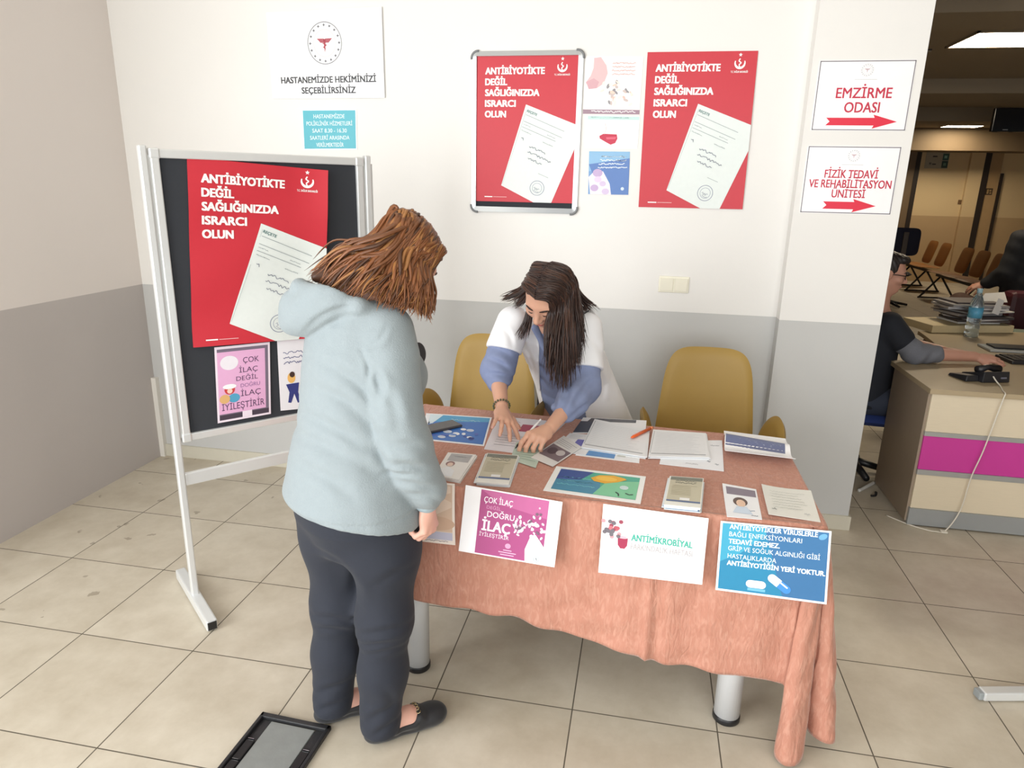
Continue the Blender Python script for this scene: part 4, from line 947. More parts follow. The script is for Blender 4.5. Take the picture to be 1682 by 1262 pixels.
# doors and signs on the far wall
struct(MB().box((4.93, 14.95, 0), (5.01, 15.0, 2.42)).build('door_1', M_dark))
struct(MB().box((4.2, 14.96, 0), (4.93, 15.0, 2.42)).build('door_1_leaf', mat('door_leaf_grey', (120, 100, 76), .5)))
d2 = struct(MB().box((6.10, 14.94, 0), (6.21, 15.0, 2.42)).build('door_2', M_dark))
struct(MB().box((6.21, 14.97, 0), (6.42, 15.0, 2.42)).build('door_2_leaf', M_doorl))
struct(MB().box((6.42, 14.94, 0), (6.47, 15.0, 2.06)).build('trim_door_edge', M_dark))
struct(MB().box((5.86, 14.93, 0), (6.10, 15.0, 2.42)).build('trim_pier', M_hallwall))
s = Sheet(wq(5.10, 5.50, 2.42, 2.13, 14.985), 400, 290, (168, 160, 142), .01)
s.rect(290, 20, 396, 140, (52, 92, 84)); s.rect(290, 150, 396, 276, (44, 70, 66), 2); s.rect(318, 54, 366, 104, (150, 190, 176), 3); s.rect(318, 186, 366, 236, (110, 140, 124), 3)
s.rect(116, 60, 196, 84, (66, 60, 56), 3); s.rect(70, 180, 110, 220, (110, 104, 96), 3); s.rect(126, 200, 190, 222, (66, 60, 56), 3)
s.build('wayfinding_sign', 'grey wayfinding sign with green pictograms on the far hall wall', 'sign')
s = Sheet(wq(6.225, 6.345, 1.79, 1.67, 14.965), 100, 100, (60, 48, 36), .006)
s.rect(20, 16, 46, 84, (168, 138, 96), 1); s.rect(56, 20, 82, 48, (168, 138, 96), 1); s.rect(60, 60, 86, 84, (168, 138, 96), 1)
s.build('door_sign', 'tiny dark pictogram plate beside the far hall door', 'sign')
tag(MB().box((5.80, 14.985, 1.49), (5.88, 15.0, 1.57), bev=.004).build('thermostat', mat('thermo_brown', (112, 84, 58), .4)), 'small brown wall box on the far hall wall', 'wall box')
tv = thing('television', 'black television hanging from the hall ceiling at the right edge', 'television', (3.95, 9.0, 2.3))
MB().box((3.68, 9.0, 2.335), (4.55, 9.06, 2.585), bev=.008).build('screen', mat('screen_black', (22, 24, 28), .15), tv)
MB().box((4.02, 9.02, 2.58), (4.08, 9.06, 2.80)).build('ceiling_bracket', M_blackp, tv)
MB().box((3.79, 8.994, 2.352), (3.84, 9.0, 2.362)).build('logo_plate', mat('plate_grey', (130, 134, 138), .3), tv)

# waiting benches: brown shell seats on black beams
M_ply = mat('brown_shell', (150, 98, 48), .4, noise=.08, nscale=6)
def bench(x, ys, label):
    t = thing('waiting_bench', label, 'bench', (x, sum(ys) / len(ys), 0), 'brown waiting benches in the hall')
    MB().box((x - .03, min(ys) - .25, .36), (x + .03, max(ys) + .25, .40)).build('beam', M_blackp, t)
    for y in ys:
        b = MB()
        def st(u, v, y=y):
            return V3(x - .22 + .42 * (v + 1) / 2, y + .235 * u, .43 + .02 * (1 - v) ** 2 * .3), V3(0, 0, 1)
        pillow(b, st, 10, 10, .014, M_ply, 5); b.build('seat', None, t)
        b = MB()
        def bk(u, v, y=y):
            h = (v + 1) / 2; return V3(x + .20 + .10 * h, y + .22 * u, .45 + .40 * h), V3(-1, 0, .25)
        pillow(b, bk, 10, 10, .014, M_ply, 5); b.build('backrest', None, t)
    for y in (min(ys) - .1, max(ys) + .1):
        for dx in (-.28, .24):
            MB().tube([V3(x, y, .38), V3(x + dx, y, .02)], .016, 8, M_blackp).build('leg', None, t)
        MB().tube([V3(x - .3, y, .02), V3(x + .26, y, .02)], .014, 8, M_blackp).build('foot_bar', None, t)
bench(4.86, (14.0, 13.42), 'far waiting bench of two brown shell seats by the hall door')
bench(4.78, (12.35, 11.8, 11.25), 'nearer waiting bench of brown shell seats beyond the document heap')
bench(4.0, (13.9, 13.35), 'left waiting bench of brown seats showing beside the pillar')

# a navy upholstered chair back by the far benches
nc = thing('office_chair', 'navy upholstered office chair with a grey spine left of the far benches', 'chair', (3.75, 11.2, 0))
def ncb(u, v): return V3(3.71 + .22 * u, 11.2, .98 + .20 * v), V3(.1 * u, -1, 0)
b = MB(); pillow(b, ncb, 12, 12, .03, mat('navy_fabric', (30, 34, 58), .8, noise=.1), 6); b.build('backrest', None, nc)
MB().box((3.68, 11.14, .55), (3.75, 11.17, 1.12), bev=.008).build('spine', mat('spine_grey', (92, 84, 80), .5), nc)
def ncs(u, v): return V3(3.71 + .23 * u, 11.44 + .22 * v, .50), V3(0, 0, 1)
b = MB(); pillow(b, ncs, 12, 12, .035, MATS['navy_fabric'], 5); b.build('seat', None, nc)
MB().lathe([(.03, .04), (.03, .48)], (3.71, 11.44, 0), 12, M_blackp).build('column', None, nc)
for k in range(5): 
    a = k * 2 * PI / 5; MB().tube([V3(3.71, 11.44, .07), V3(3.71 + .28 * math.cos(a), 11.44 + .28 * math.sin(a), .025)], [.025, .018], 8, M_blackp).build('foot_arm', None, nc)

# burgundy sofa and glass-topped table at the right edge
bs = thing('armchair', 'burgundy armchair under the dark-clad person at the right edge', 'chair', (3.1, 6.5, 0))
M_burg = mat('burgundy_leatherette', (70, 24, 34), .45, noise=.06)
MB().box((2.84, 6.2, .10), (3.59, 6.9, .46), bev=.04).build('seat', M_burg, bs)
MB().box((2.84, 6.02, .10), (3.59, 6.20, .93), bev=.04).build('backrest', M_burg, bs)
MB().box((3.59, 6.05, .10), (3.74, 6.9, .66), bev=.04).build('armrest', M_burg, bs)
MB().box((2.72, 6.22, .10), (2.84, 6.9, .60), bev=.04).build('armrest', M_burg, bs)
for dx in (2.84, 3.64):
    for dy in (6.1, 6.82): MB().lathe([(.02, 0), (.025, .11)], (dx, dy, 0), 10, M_blackp).build('leg', None, bs)
gt_ = thing('side_counter', 'burgundy counter with a greenish glass top behind the desk at the right edge', 'counter', (2.9, 5.5, 0))
MB().box((2.56, 5.36, .0), (3.6, 5.70, .675)).build('counter_body', M_burg, gt_)
MB().box((2.30, 5.345, .678), (3.64, 5.74, .690)).build('glass_top', mat('greenish_glass', (150, 164, 150), .08, noise=.02), gt_)

# ------------------------------------------------------------------ smooth bodies: rounded limbs blended into one skin, meshed by surface nets
class Body:
    def __init__(s): s.p = []; s.cuts = []; s.disp = None
    def cone(s, a, b, ra, rb, k=.02):
        a, b = np.array(a, float), np.array(b, float)
        s.p.append(('c', (a, b, ra, rb), (a + b) / 2, np.linalg.norm(b - a) / 2 + max(ra, rb), k)); return s
    def chain(s, pts, rs, k=.02):
        for i in range(len(pts) - 1): s.cone(pts[i], pts[i + 1], rs[i], rs[i + 1], k)
        return s
    def ell(s, c, rad, ax=None, k=.02):
        """ellipsoid; ax = three unit axes"""
        c = np.array(c, float); A = np.eye(3) if ax is None else np.array([list(v) for v in ax], float)
        s.p.append(('e', (c, np.array(rad, float), A), c, max(rad), k)); return s
    def loft(s, o, ax, st, k=.02, e=2.0):
        """stack of ellipses along ax[2]: stations (h, cx, cy, rx, ry)"""
        o = np.array(o, float); A = np.array([list(v) for v in ax], float); st = np.array(st, float)
        h0, h1 = st[0, 0], st[-1, 0]; R = math.hypot((h1 - h0) / 2, max(st[:, 3].max(), st[:, 4].max()) + np.abs(st[:, 1:3]).max())
        s.p.append(('l', (o, A, st, e), o + A[2] * (h0 + h1) / 2, R, k)); return s
    def cut(s, fn, k=.006): s.cuts.append((fn, k)); return s
    def _d(s, kind, q, P):
        if kind == 'c':
            a, b, ra, rb = q; ba = b - a; t = np.clip((P - a) @ ba / max(ba @ ba, 1e-12), 0, 1)
            return np.linalg.norm(P - a - t[:, None] * ba, axis=1) - (ra + t * (rb - ra))
        if kind == 'e':
            c, r, A = q; L = (P - c) @ A.T; k0 = np.linalg.norm(L / r, axis=1); k1 = np.linalg.norm(L / (r * r), axis=1)
            return k0 * (k0 - 1) / np.maximum(k1, 1e-9)
        o, A, st, e = q; L = (P - o) @ A.T; h = L[:, 2]
        f = lambda j: np.interp(h, st[:, 0], st[:, j])
        rx, ry = f(3), f(4); x, y = (L[:, 0] - f(1)) / rx, (L[:, 1] - f(2)) / ry
        k0 = (np.abs(x) ** e + np.abs(y) ** e) ** (1 / e); dl = (k0 - 1) * np.minimum(rx, ry) * (.5 + .5 * np.maximum(rx, ry) / np.minimum(rx, ry) * 0 + .5)
        dv = np.maximum(st[0, 0] - h, h - st[-1, 0])
        r = .02; u, v = np.maximum(dl + r, 0), np.maximum(dv + r, 0)
        return np.minimum(np.maximum(dl + r, dv + r), 0) + np.hypot(u, v) - r
    def eval(s, P, margin):
        d = np.full(len(P), 1.0)
        for kind, q, c, R, k in s.p:
            m = ((P - c) ** 2).sum(1) < (R * (1 if kind != 'l' else 1) + margin) ** 2
            if not m.any(): continue
            x = s._d(kind, q, P[m]); y = d[m]
            h = np.maximum(k - np.abs(x - y), 0) / k
            d[m] = np.minimum(x, y) - h * h * k * .25
        if s.disp is not None:
            m = np.abs(d) < margin
            if m.any(): d[m] = d[m] + s.disp(P[m])
        for fn, k in s.cuts:
            x = -fn(P); h = np.maximum(k - np.abs(x - d), 0) / k
            d = np.maximum(x, d) + h * h * k * .25
        return d
    def mesh(s, h=.004, smooth=1):
        lo = np.min([c - R for _, _, c, R, _ in s.p], axis=0) - .03; hi = np.max([c + R for _, _, c, R, _ in s.p], axis=0) + .03
        B = 6; nb = np.ceil((hi - lo) / (h * B)).astype(int); N = nb * B + 1
        cs = h * B
        g = np.stack(np.meshgrid(*[np.arange(n) for n in nb], indexing='ij'), -1).reshape(-1, 3)
        dc = s.eval(lo + (g + .5) * cs, .05 + cs * 1.6)
        act = g[np.abs(dc) < cs * 1.15 + .006]
        F = np.full(tuple(N), 1.0, np.float32); seen = np.zeros(tuple(N), bool)
        o = np.stack(np.meshgrid(*[np.arange(B + 1)] * 3, indexing='ij'), -1).reshape(-1, 3)
        for i in range(0, len(act), 4000):
            idx = (act[i:i + 4000, None, :] * B + o[None]).reshape(-1, 3)
            fl = np.ravel_multi_index(idx.T, tuple(N)); fl = np.unique(fl)
            fl = fl[~seen.ravel()[fl]]
            if not len(fl): continue
            P = lo + np.stack(np.unravel_index(fl, tuple(N)), -1) * h
            F.ravel()[fl] = s.eval(P, .05); seen.ravel()[fl] = True
        # cells with all corners known and a sign change
        ins = F < 0
        n1 = N - 1
        def sh(a, i, j, k): return a[i:i + n1[0], j:j + n1[1], k:k + n1[2]]
        C8 = [(i, j, k) for i in (0, 1) for j in (0, 1) for k in (0, 1)]
        cnt = np.zeros(tuple(n1), np.int8); ok = np.ones(tuple(n1), bool)
        for c in C8: cnt += sh(ins, *c); ok &= sh(seen, *c)
        cell = np.argwhere((cnt > 0) & (cnt < 8) & ok)
        val = np.stack([F[cell[:, 0] + i, cell[:, 1] + j, cell[:, 2] + k] for i, j, k in C8], 1)
        acc = np.zeros((len(cell), 3)); num = np.zeros(len(cell))
        for a in range(8):
            for ax in range(3):
                b = a | (4 >> ax)
                if b == a: continue
                va, vb = val[:, a], val[:, b]; m = (va < 0) != (vb < 0)
                t = np.where(m, va / np.where(m, va - vb, 1), 0)
                p = np.array(C8[a], float)[None] + t[:, None] * np.eye(3)[ax][None]
                acc += np.where(m[:, None], p, 0); num += m
        V = lo + (cell + acc / num[:, None]) * h
        ID = np.full(tuple(n1), -1, np.int64); ID[cell[:, 0], cell[:, 1], cell[:, 2]] = np.arange(len(cell))
        faces = []
        for ax in range(3):
            u, v = [(1, 2), (2, 0), (0, 1)][ax]
            sl0 = [slice(None)] * 3; sl1 = [slice(None)] * 3; sl0[ax] = slice(0, -1); sl1[ax] = slice(1, None)
            A, Bb = ins[tuple(sl0)], ins[tuple(sl1)]; kn = seen[tuple(sl0)] & seen[tuple(sl1)]
            e = np.argwhere((A != Bb) & kn)
            e = e[(e[:, u] > 0) & (e[:, v] > 0) & (e[:, u] < n1[u]) & (e[:, v] < n1[v])]
            def gid(du, dv):
                q = e.copy(); q[:, u] -= du; q[:, v] -= dv; return ID[q[:, 0], q[:, 1], q[:, 2]]
            q = np.stack([gid(1, 1), gid(0, 1), gid(0, 0), gid(1, 0)], 1)
            fl = A[e[:, 0], e[:, 1], e[:, 2]]
            q = np.where(fl[:, None], q, q[:, ::-1]); faces.append(q[(q >= 0).all(1)])
        Q = np.concatenate(faces)
        for _ in range(smooth):
            S = np.zeros_like(V); n_ = np.zeros(len(V))
            for a in range(4):
                np.add.at(S, Q[:, a], V[Q[:, (a + 1) % 4]] + V[Q[:, a - 1]]); np.add.at(n_, Q[:, a], 2)
            V = V * .5 + S / np.maximum(n_, 1)[:, None] * .5
        return V, Q
    def build(s, name, m, parent=None, h=.004, smooth=1, paint=None):
        V, Q = s.mesh(h, smooth)
        me = bpy.data.meshes.new(name); me.vertices.add(len(V)); me.vertices.foreach_set('co', V.ravel())
        me.loops.add(Q.size); me.loops.foreach_set('vertex_index', Q.ravel().astype(np.int32))
        me.polygons.add(len(Q)); me.polygons.foreach_set('loop_start', np.arange(0, Q.size, 4, dtype=np.int32))
        try: me.polygons.foreach_set('loop_total', np.full(len(Q), 4, np.int32))
        except Exception: pass
        me.update(calc_edges=True); me.validate()
        me.polygons.foreach_set('use_smooth', [True] * len(me.polygons))
        ms = m if isinstance(m, (list, tuple)) else [m]
        for x in ms: me.materials.append(x)
        if paint:
            cen = V[Q].mean(1); me.polygons.foreach_set('material_index', paint(cen).astype(np.int32))
        o = bpy.data.objects.new(name, me); COL.objects.link(o)
        if parent:
            o.parent = parent
            if parent.type == 'EMPTY': o.matrix_parent_inverse = Matrix.Translation(parent.location).inverted()
        return o

def crease_field(O, vr, v, lst, deep=.06):
    """cloth folds: short valleys with a soft ridge beside them, on the side of the body that faces -v"""
    def fl(Pt):
        s = (Pt - O) @ vr; z = Pt[:, 2]; near = ((Pt - O) @ v) < deep; out = np.zeros(len(Pt)); q = np.stack([s, z], 1)
        for s0, z0, s1, z1, w, am in lst:
            a, b = np.array([s0, z0]), np.array([s1, z1]); t = (q - a) @ (b - a) / ((b - a) @ (b - a)); tt = np.clip(t, 0, 1)
            bow = .12 * np.linalg.norm(b - a) * np.sin(np.pi * tt)
            dd = q - a - tt[:, None] * (b - a); nn = nrm([-(b - a)[1], (b - a)[0]]); e = dd @ nn - bow; al = np.maximum(np.abs(t - .5) - .5, 0) * np.linalg.norm(b - a)
            en = np.exp(-(al / w) ** 2) * (.35 + .65 * np.sin(np.pi * np.clip(tt, .05, .95)))
            out += near * en * am * (np.exp(-(e / w) ** 2) - .75 * np.exp(-((e - 1.9 * w) / (1.2 * w)) ** 2) - .35 * np.exp(-((e + 1.9 * w) / (1.3 * w)) ** 2))
        return out
    return fl
nrm = lambda v: np.array(v, float) / np.linalg.norm(v)
def frame(fwd, up):
    """right, forward, up (orthonormal)"""
    f = nrm(fwd); r = nrm(np.cross(f, up)); return r, f, np.cross(r, f)
def rotv(v, ax, a):
    ax = nrm(ax); v = np.array(v, float); return v * math.cos(a) + np.cross(ax, v) * math.sin(a) + ax * (ax @ v) * (1 - math.cos(a))
def hand(B, wrist, d, back, thumb, curls, spread=(.16, .04, -.06, -.2), tcurl=(.5, .2, .2), tout=.75, sc=1.0, rw=.024):
    """palm, four separate fingers and a thumb; d towards the fingers, back = out of the back of the hand, thumb = towards the thumb"""
    w = np.array(wrist, float); d = nrm(d); back = nrm(np.array(back) - d * np.dot(back, d)); x = nrm(np.array(thumb) - d * np.dot(thumb, d) - back * np.dot(thumb, back))
    kn = [w + sc * (d * a + x * b + back * c) for a, b, c in ((.086, .030, .000), (.090, .009, .003), (.085, -.011, .002), (.076, -.029, -.002))]
    for q, r in zip(kn, (.0115, .012, .0115, .0105)):
        B.cone(w + sc * (d * .012) + (q - w) * .12, q, rw * .62 * sc, r * sc, .012)
    B.ell(w + sc * (d * .048 - back * .004), (.038 * sc, .042 * sc, .015 * sc), (x, d, back), .012)
    L = [(.042, .025, .020), (.046, .029, .021), (.042, .027, .020), (.033, .020, .018)]
    tips = []
    for i in range(4):
        fd = nrm(rotv(d, back, 0) + x * spread[i]); p = kn[i]; ang = 0; ax = nrm(np.cross(fd, back))
        r = [.0095, .0086, .0078, .0066] if i < 3 else [.0083, .0075, .0068, .0058]
        for j in range(3):
            ang += curls[i][j]; q = p + sc * L[i][j] * (fd * math.cos(ang) - back * math.sin(ang))
            B.cone(p, q, r[j] * sc, r[j + 1] * sc, .0045 if j else .007); p = q
        tips.append((p, fd * math.cos(ang) - back * math.sin(ang), fd * math.sin(ang) + back * math.cos(ang)))
    a = w + sc * (d * .016 + x * .018 - back * .006); td = nrm(d * (1 - tout * .6) + x * tout - back * .35)
    p = a; r = [.0155, .0125, .0105, .0085]
    for j, l in enumerate((.040, .032, .026)):
        td = nrm(td + tcurl[j] * (d * .6 - x * .5 - back * .15)); q = p + sc * l * td
        B.cone(p, q, r[j] * sc, r[j + 1] * sc, .012 if j == 0 else .006); p = q
    tips.append((p, td, back)); return kn, tips
def nails(tips, parent, sc=1.0):
    mb = MB()
    for p, d, b in tips:
        x = np.cross(d, b); c = p - d * .002 * sc + b * .0062 * sc
        mb.grid(lambda u, v: Vector(c + x * (u - .5) * .009 * sc + d * (v - .4) * .011 * sc + b * (-.0016 * sc * (2 * u - 1) ** 2 - .001 * sc * (v > .9))), 4, 4, mat('nail', (228, 176, 164), .25))
    return mb.build('fingernails', None, parent)
def head(B, c, fwd, up, sc=1.0):
    """skull, jaw, brow, nose, lips, chin and ears; c = middle of the head"""
    r, f, u = frame(fwd, up); P = lambda x, y, z: np.array(c) + sc * (r * x + f * y + u * z)
    A = (r, f, u)
    B.ell(P(0, -.012, .030), (.074 * sc, .092 * sc, .086 * sc), A, .02)
    B.ell(P(0, .020, -.030), (.058 * sc, .068 * sc, .080 * sc), A, .03)
    B.ell(P(0, .052, -.088), (.026 * sc, .026 * sc, .022 * sc), A, .03)           # chin
    B.ell(P(0, .064, .022), (.050 * sc, .020 * sc, .014 * sc), A, .02)            # brow
    for sg in (-1, 1):
        B.ell(P(sg * .037, .058, -.024), (.024 * sc, .022 * sc, .020 * sc), A, .02)   # cheek
        B.ell(P(sg * .030, .0765, .002), (.0125 * sc, .010 * sc, .0085 * sc), A, .006)     # closed lid
        B.ell(P(sg * .075, -.008, -.005), (.010 * sc, .020 * sc, .031 * sc), A, .008)  # ear
    B.cone(P(0, .082, .008), P(0, .104, -.030), .008 * sc, .0115 * sc, .012)
    for sg in (-1, 1): B.ell(P(sg * .011, .094, -.034), (.009 * sc, .010 * sc, .008 * sc), A, .008)
    B.ell(P(0, .084, -.058), (.022 * sc, .010 * sc, .0055 * sc), A, .005); B.ell(P(0, .082, -.068), (.019 * sc, .010 * sc, .0065 * sc), A, .005)
    return P, A
def face_parts(P, parent, hair, sc=1.0, r=None, lip=(178, 96, 92)):
    for sg in (-1, 1):
        MB().tube([P(sg * x, y, z) for x, y, z in ((.014, .0895, .019), (.028, .0885, .026), (.042, .079, .024), (.050, .070, .018))], [.002 * sc, .0034 * sc, .003 * sc, .0012 * sc], 8).build('eyebrow', hair, parent)
        MB().tube([P(sg * x, y, z) for x, y, z in ((.018, .0835, -.003), (.027, .0862, -.0065), (.036, .083, -.0055), (.044, .0745, -.002))], [.0010 * sc, .0018 * sc, .0018 * sc, .001 * sc], 6).build('eyelashes', mat('lash', (36, 26, 24), .6), parent)
    MB().tube([P(x, y, z) for x, y, z in ((-.022, .080, -.064), (-.010, .0925, -.0625), (0, .0935, -.0635), (.010, .0925, -.0625), (.022, .080, -.064))], [.001 * sc, .0028 * sc, .003 * sc, .0028 * sc, .001 * sc], 8).build('lips', mat('lips_%d' % lip[0], lip, .4), parent)
def locks(name, parent, paths, mats, r0=.010, seed=1, n=6, seg=14, wav=.006, flat=.55):
    """hair as many tapering locks that follow the given guide paths"""
    rd = random.Random(seed); mb = MB()
    for g in paths:
        pts = spline(g, max(2, seg // (len(g) - 1))); m = rd.choice(mats); ph = rd.uniform(0, 6); ph2 = rd.uniform(0, 6); A = wav * rd.uniform(.4, 1.2); fr = rd.uniform(1.5, 3)
        k = len(pts); R = r0 * rd.uniform(.7, 1.25); out = []; rs = []
        side = (pts[-1] - pts[0]).normalized().cross(V3(.3, .5, .8)).normalized(); s2 = side.cross((pts[-1] - pts[0]).normalized())
        for i, p in enumerate(pts):
            t = i / (k - 1); a = A * t
            out.append(p + side * (a * math.sin(ph + t * fr * 4)) + s2 * (a * math.cos(ph2 + t * fr * 4)))
            rs.append(R * (min(1, .35 + t * 5) * (1 if t < .55 else max(.06, 1 - ((t - .55) / .45) ** 1.6))))
        mb.tube(out, rs, n, m, True, flat)
    return mb.build(name, None, parent)
def push_out(g, c, rad, A, ex=1.0):
    """lift guide points out of the skull ellipsoid"""
    A = np.array([list(v) for v in A]); out = []
    for p in g:
        L = A @ (np.array(p) - c); k = np.linalg.norm(L / (np.array(rad) * ex))
        if k < 1: p = c + A.T @ (L / max(k, 1e-6))
        out.append(Vector(p))
    return out
M_skin = None
def skin(name, rgb):
    m = mat(name, rgb, .5, noise=.06, nscale=25, bump=.02, bscale=300)
    b = m.node_tree.nodes['Principled BSDF']; b.inputs['Subsurface Weight'].default_value = .12; b.inputs['Subsurface Radius'].default_value = (.012, .005, .003); b.inputs['Subsurface Scale'].default_value = .6
    return m

# ------------------------------------------------------------------ woman standing at the table
def standing_woman():
    t = thing('person', 'woman in a pale blue hooded fleece and dark trousers standing at the table', 'person', (-.77, 1.73, 0))
    O = np.array([-.765, 1.735, 0]); r, f, u = np.array([.78, -.625, 0]), np.array([.625, .78, 0]), np.array([0, 0, 1.])
    L = lambda a, b, c: O + r * a + f * b + u * c
    AX = (r, f, u)
    SK = skin('skin_light', (226, 176, 158))
    sh, el, wr = np.array([-.635, 1.665, 1.275]), np.array([-.596, 1.618, 1.035]), np.array([-.537, 1.655, .822])
    shl, ell_, wrl = L(-.185, .02, 1.275), L(-.215, .06, 1.04), L(-.17, .13, .90)
    hc = np.array([-.640, 1.806, 1.438])
    hf = nrm([.58 * .80, .82 * .80, -.60]); hu = nrm(np.array([0, 0, 1.]) + hf * .6)
    # body
    B = Body()
    P, A = head(B, hc, hf, hu)
    B.chain([L(.0, .0, 1.30), L(.015, .035, 1.365), hc - hu * .05 - hf * .03], [.062, .055, .056], .03)
    B.loft(L(0, 0, 0), AX, [(.78, 0, -.01, .150, .110), (.95, 0, 0, .125, .095), (1.15, 0, .01, .140, .100), (1.27, 0, 0, .135, .075), (1.32, 0, 0, .07, .05)], .04)
    B.chain([sh, el, wr], [.045, .038, .026], .03); B.chain([shl, ell_, wrl], [.045, .038, .026], .03)
    d = nrm([.05, .10, -1.0]); back = nrm(r * .85 + f * .50); th = nrm(f * .85 - r * .50)
    kn, tips = hand(B, wr + d * .012, d, back, th, [(.65, 1.3, .8), (.75, 1.4, .8), (.85, 1.4, .8), (.95, 1.4, .8)], tcurl=(.2, .3, .3), tout=.40, sc=1.0)
    d2 = nrm(f * .9 + r * .2 - u * .25)
    _, tipl = hand(B, wrl + d2 * .01, d2, nrm(u + f * .2), r, [(.3, .4, .2)] * 4, sc=.95)
    legs = [((-.655, 1.680, .80), (-.672, 1.662, .415), (-.690, 1.645, .075), (-.722, 1.617), (-.537, 1.772)), ((-.868, 1.765, .80), (-.848, 1.728, .40), (-.868, 1.695, .075), (-.905, 1.665), (-.735, 1.800))]
    for hip, kne, ank, he, to in legs:
        B.chain([hip, kne, ank], [.075, .050, .036], .03)
        a, b = np.array([*he, .03]), np.array([*to, .022]); B.chain([np.array(ank) - [0, 0, .01], a + (b - a) * .25 + [0, 0, .022], a + (b - a) * .55 + [0, 0, .016], a + (b - a) * .8], [.034, .034, .031, .024], .03)
    B.build('body', SK, t, .0032)
    nails(tips[:1] + tips[4:], t, .9)
    face_parts(P, t, mat('hair_dark_brown', (62, 40, 30), .5))
    # trousers
    T = Body()
    T.loft(L(0, 0, 0), AX, [(.62, 0, -.01, .165, .125), (.72, 0, -.025, .185, .150), (.80, 0, -.03, .182, .148), (.90, 0, -.01, .165, .125)], .05)
    for k, (hip, kne, ank, he, to) in enumerate(legs):
        hip, kne, ank = map(np.array, (hip, kne, ank)); hip = hip + (-r if k == 0 else r) * .022; m = hip * .5 + kne * .5
        T.chain([hip - [0, 0, .06], m + [0, 0, .02], kne, kne * .5 + ank * .5, ank - [0, 0, .012]], [.104, .094, .074, .066, .062], .05)
    vr, v = np.array([.916, .40, 0]), np.array([-.40, .916, 0])
    pc = crease_field(O, vr, v, [(-.03, .40, .13, .43, .011, .005), (-.02, .37, .10, .385, .010, .005), (-.01, .34, .12, .36, .010, .004), (-.15, .40, -.05, .39, .011, .005), (-.14, .365, -.05, .35, .010, .005), (-.05, .62, -.03, .50, .014, .005), (-.13, .655, -.05, .63, .012, .004), (-.01, .10, .07, .16, .012, .005), (.0, .06, .09, .10, .010, .004), (-.16, .12, -.06, .17, .012, .005), (-.16, .07, -.07, .10, .010, .004), (.03, .58, .14, .62, .014, .003), (.04, .25, .06, .14, .014, .003)], .2)
    def folds(Pt):
        z = Pt[:, 2]; x = (Pt - O) @ r; y = (Pt - O) @ f
        return pc(Pt) + .0012 * np.sin(z * 24 + x * 30 + y * 13)
    T.disp = folds
    T.cut(lambda Q: Q[:, 2] - .040 + .0 * Q[:, 0], .004)
    T.build('trousers', mat('navy_denim', (34, 38, 49), .85, noise=.12, nscale=160, bump=.06, bscale=700, sheen=.05), t, .0052)
    # hooded fleece
    F = Body()
    F.loft(L(0, 0, 0), AX, [(.730, 0.012, -.022, .236, .182), (.80, .008, -.028, .232, .184), (.90, 0, -.018, .208, .166), (1.02, 0, .0, .188, .150), (1.14, 0, .012, .188, .146), (1.22, 0, .005, .180, .125), (1.285, 0, -.005, .150, .095), (1.325, .005, .0, .085, .070)], .05)
    F.ell(L(.065, .10, 1.13), (.085, .075, .085), AX, .05); F.ell(L(-.07, .10, 1.13), (.085, .075, .085), AX, .05)
    sh2, el2 = np.array(sh), np.array(el)
    F.chain([sh2 + [-.01, .015, .0], sh2 * .72 + el2 * .28], [.070, .071], .03)
    F.chain([sh2 * .72 + el2 * .28, el2 * .9 + sh2 * .1, el2 * .72 + np.array(wr) * .28, el2 * .40 + np.array(wr) * .60, np.array(wr) + [0, 0, .030], np.array(wr) + [0, 0, .002]], [.071, .068, .070, .062, .056, .037], .009)
    F.chain([shl, shl * .5 + ell_ * .5, ell_, ell_ * .4 + wrl * .6, wrl], [.070, .066, .062, .054, .040], .03)
    # hood lying on the back, collar round the neck
    h1 = nrm(r + u * .52 + f * .30); h3 = nrm(np.cross(h1, nrm(f + u * .45))); hx = (h1, nrm(np.cross(h3, h1)), h3)
    F.ell(L(-.022, -.098, 1.322), (.138, .054, .062), hx, .006); F.ell(L(.085, -.005, 1.308), (.050, .060, .045), AX, .03)
    F.ell(L(-.085, -.115, 1.322), (.060, .040, .050), hx, .02)
    F.chain([L(-.12, -.075, 1.362), L(-.06, -.115, 1.378), L(.04, -.10, 1.370), L(.115, -.04, 1.345), L(.115, .04, 1.30)], [.018, .020, .020, .020, .018], .016)
    F.chain([L(-.12, -.075, 1.362), L(-.11, .0, 1.335), L(-.10, .06, 1.285)], [.022, .024, .020], .02)
    F.cut(lambda Q: (np.sqrt((((Q - L(.005, -.045, 1.392)) @ r) / .095) ** 2 + (((Q - L(.005, -.045, 1.392)) @ f) / .060) ** 2 + ((Q[:, 2] - 1.392) / .050) ** 2) - 1) * .05, .010)
    vr, v = np.array([.916, .40, 0]), np.array([-.40, .916, 0])
    rd = random.Random(8)
    creases = [(-.08, 1.20, .045, 1.10, .014, 0.00609), (-.10, 1.13, .045, 1.035, .015, 0.00652), (-.15, 1.05, .02, .975, .016, 0.00609), (-.18, .985, .05, .915, .016, 0.00580), (-.17, .915, -.02, .865, .016, 0.00522), (.045, 1.20, .055, 1.12, .010, 0.00725),
        (.09, 1.01, .175, .985, .012, 0.00522), (.08, .955, .175, .925, .011, 0.00609), (.10, .90, .20, .86, .011, 0.00609), (.13, .865, .215, .815, .010, 0.00551), (.05, 1.17, .10, 1.05, .014, 0.00435), (.03, .99, .075, .93, .012, 0.00522)]
    creases += [(.085, 1.30, .020, 1.24, .006, .0035), (.020, 1.24, .030, 1.16, .006, .0045), (-.128, 1.262, .02, 1.352, .007, .0040), (.060, .915, .185, .905, .007, .0050)]
    cf = crease_field(O, vr, v, creases)
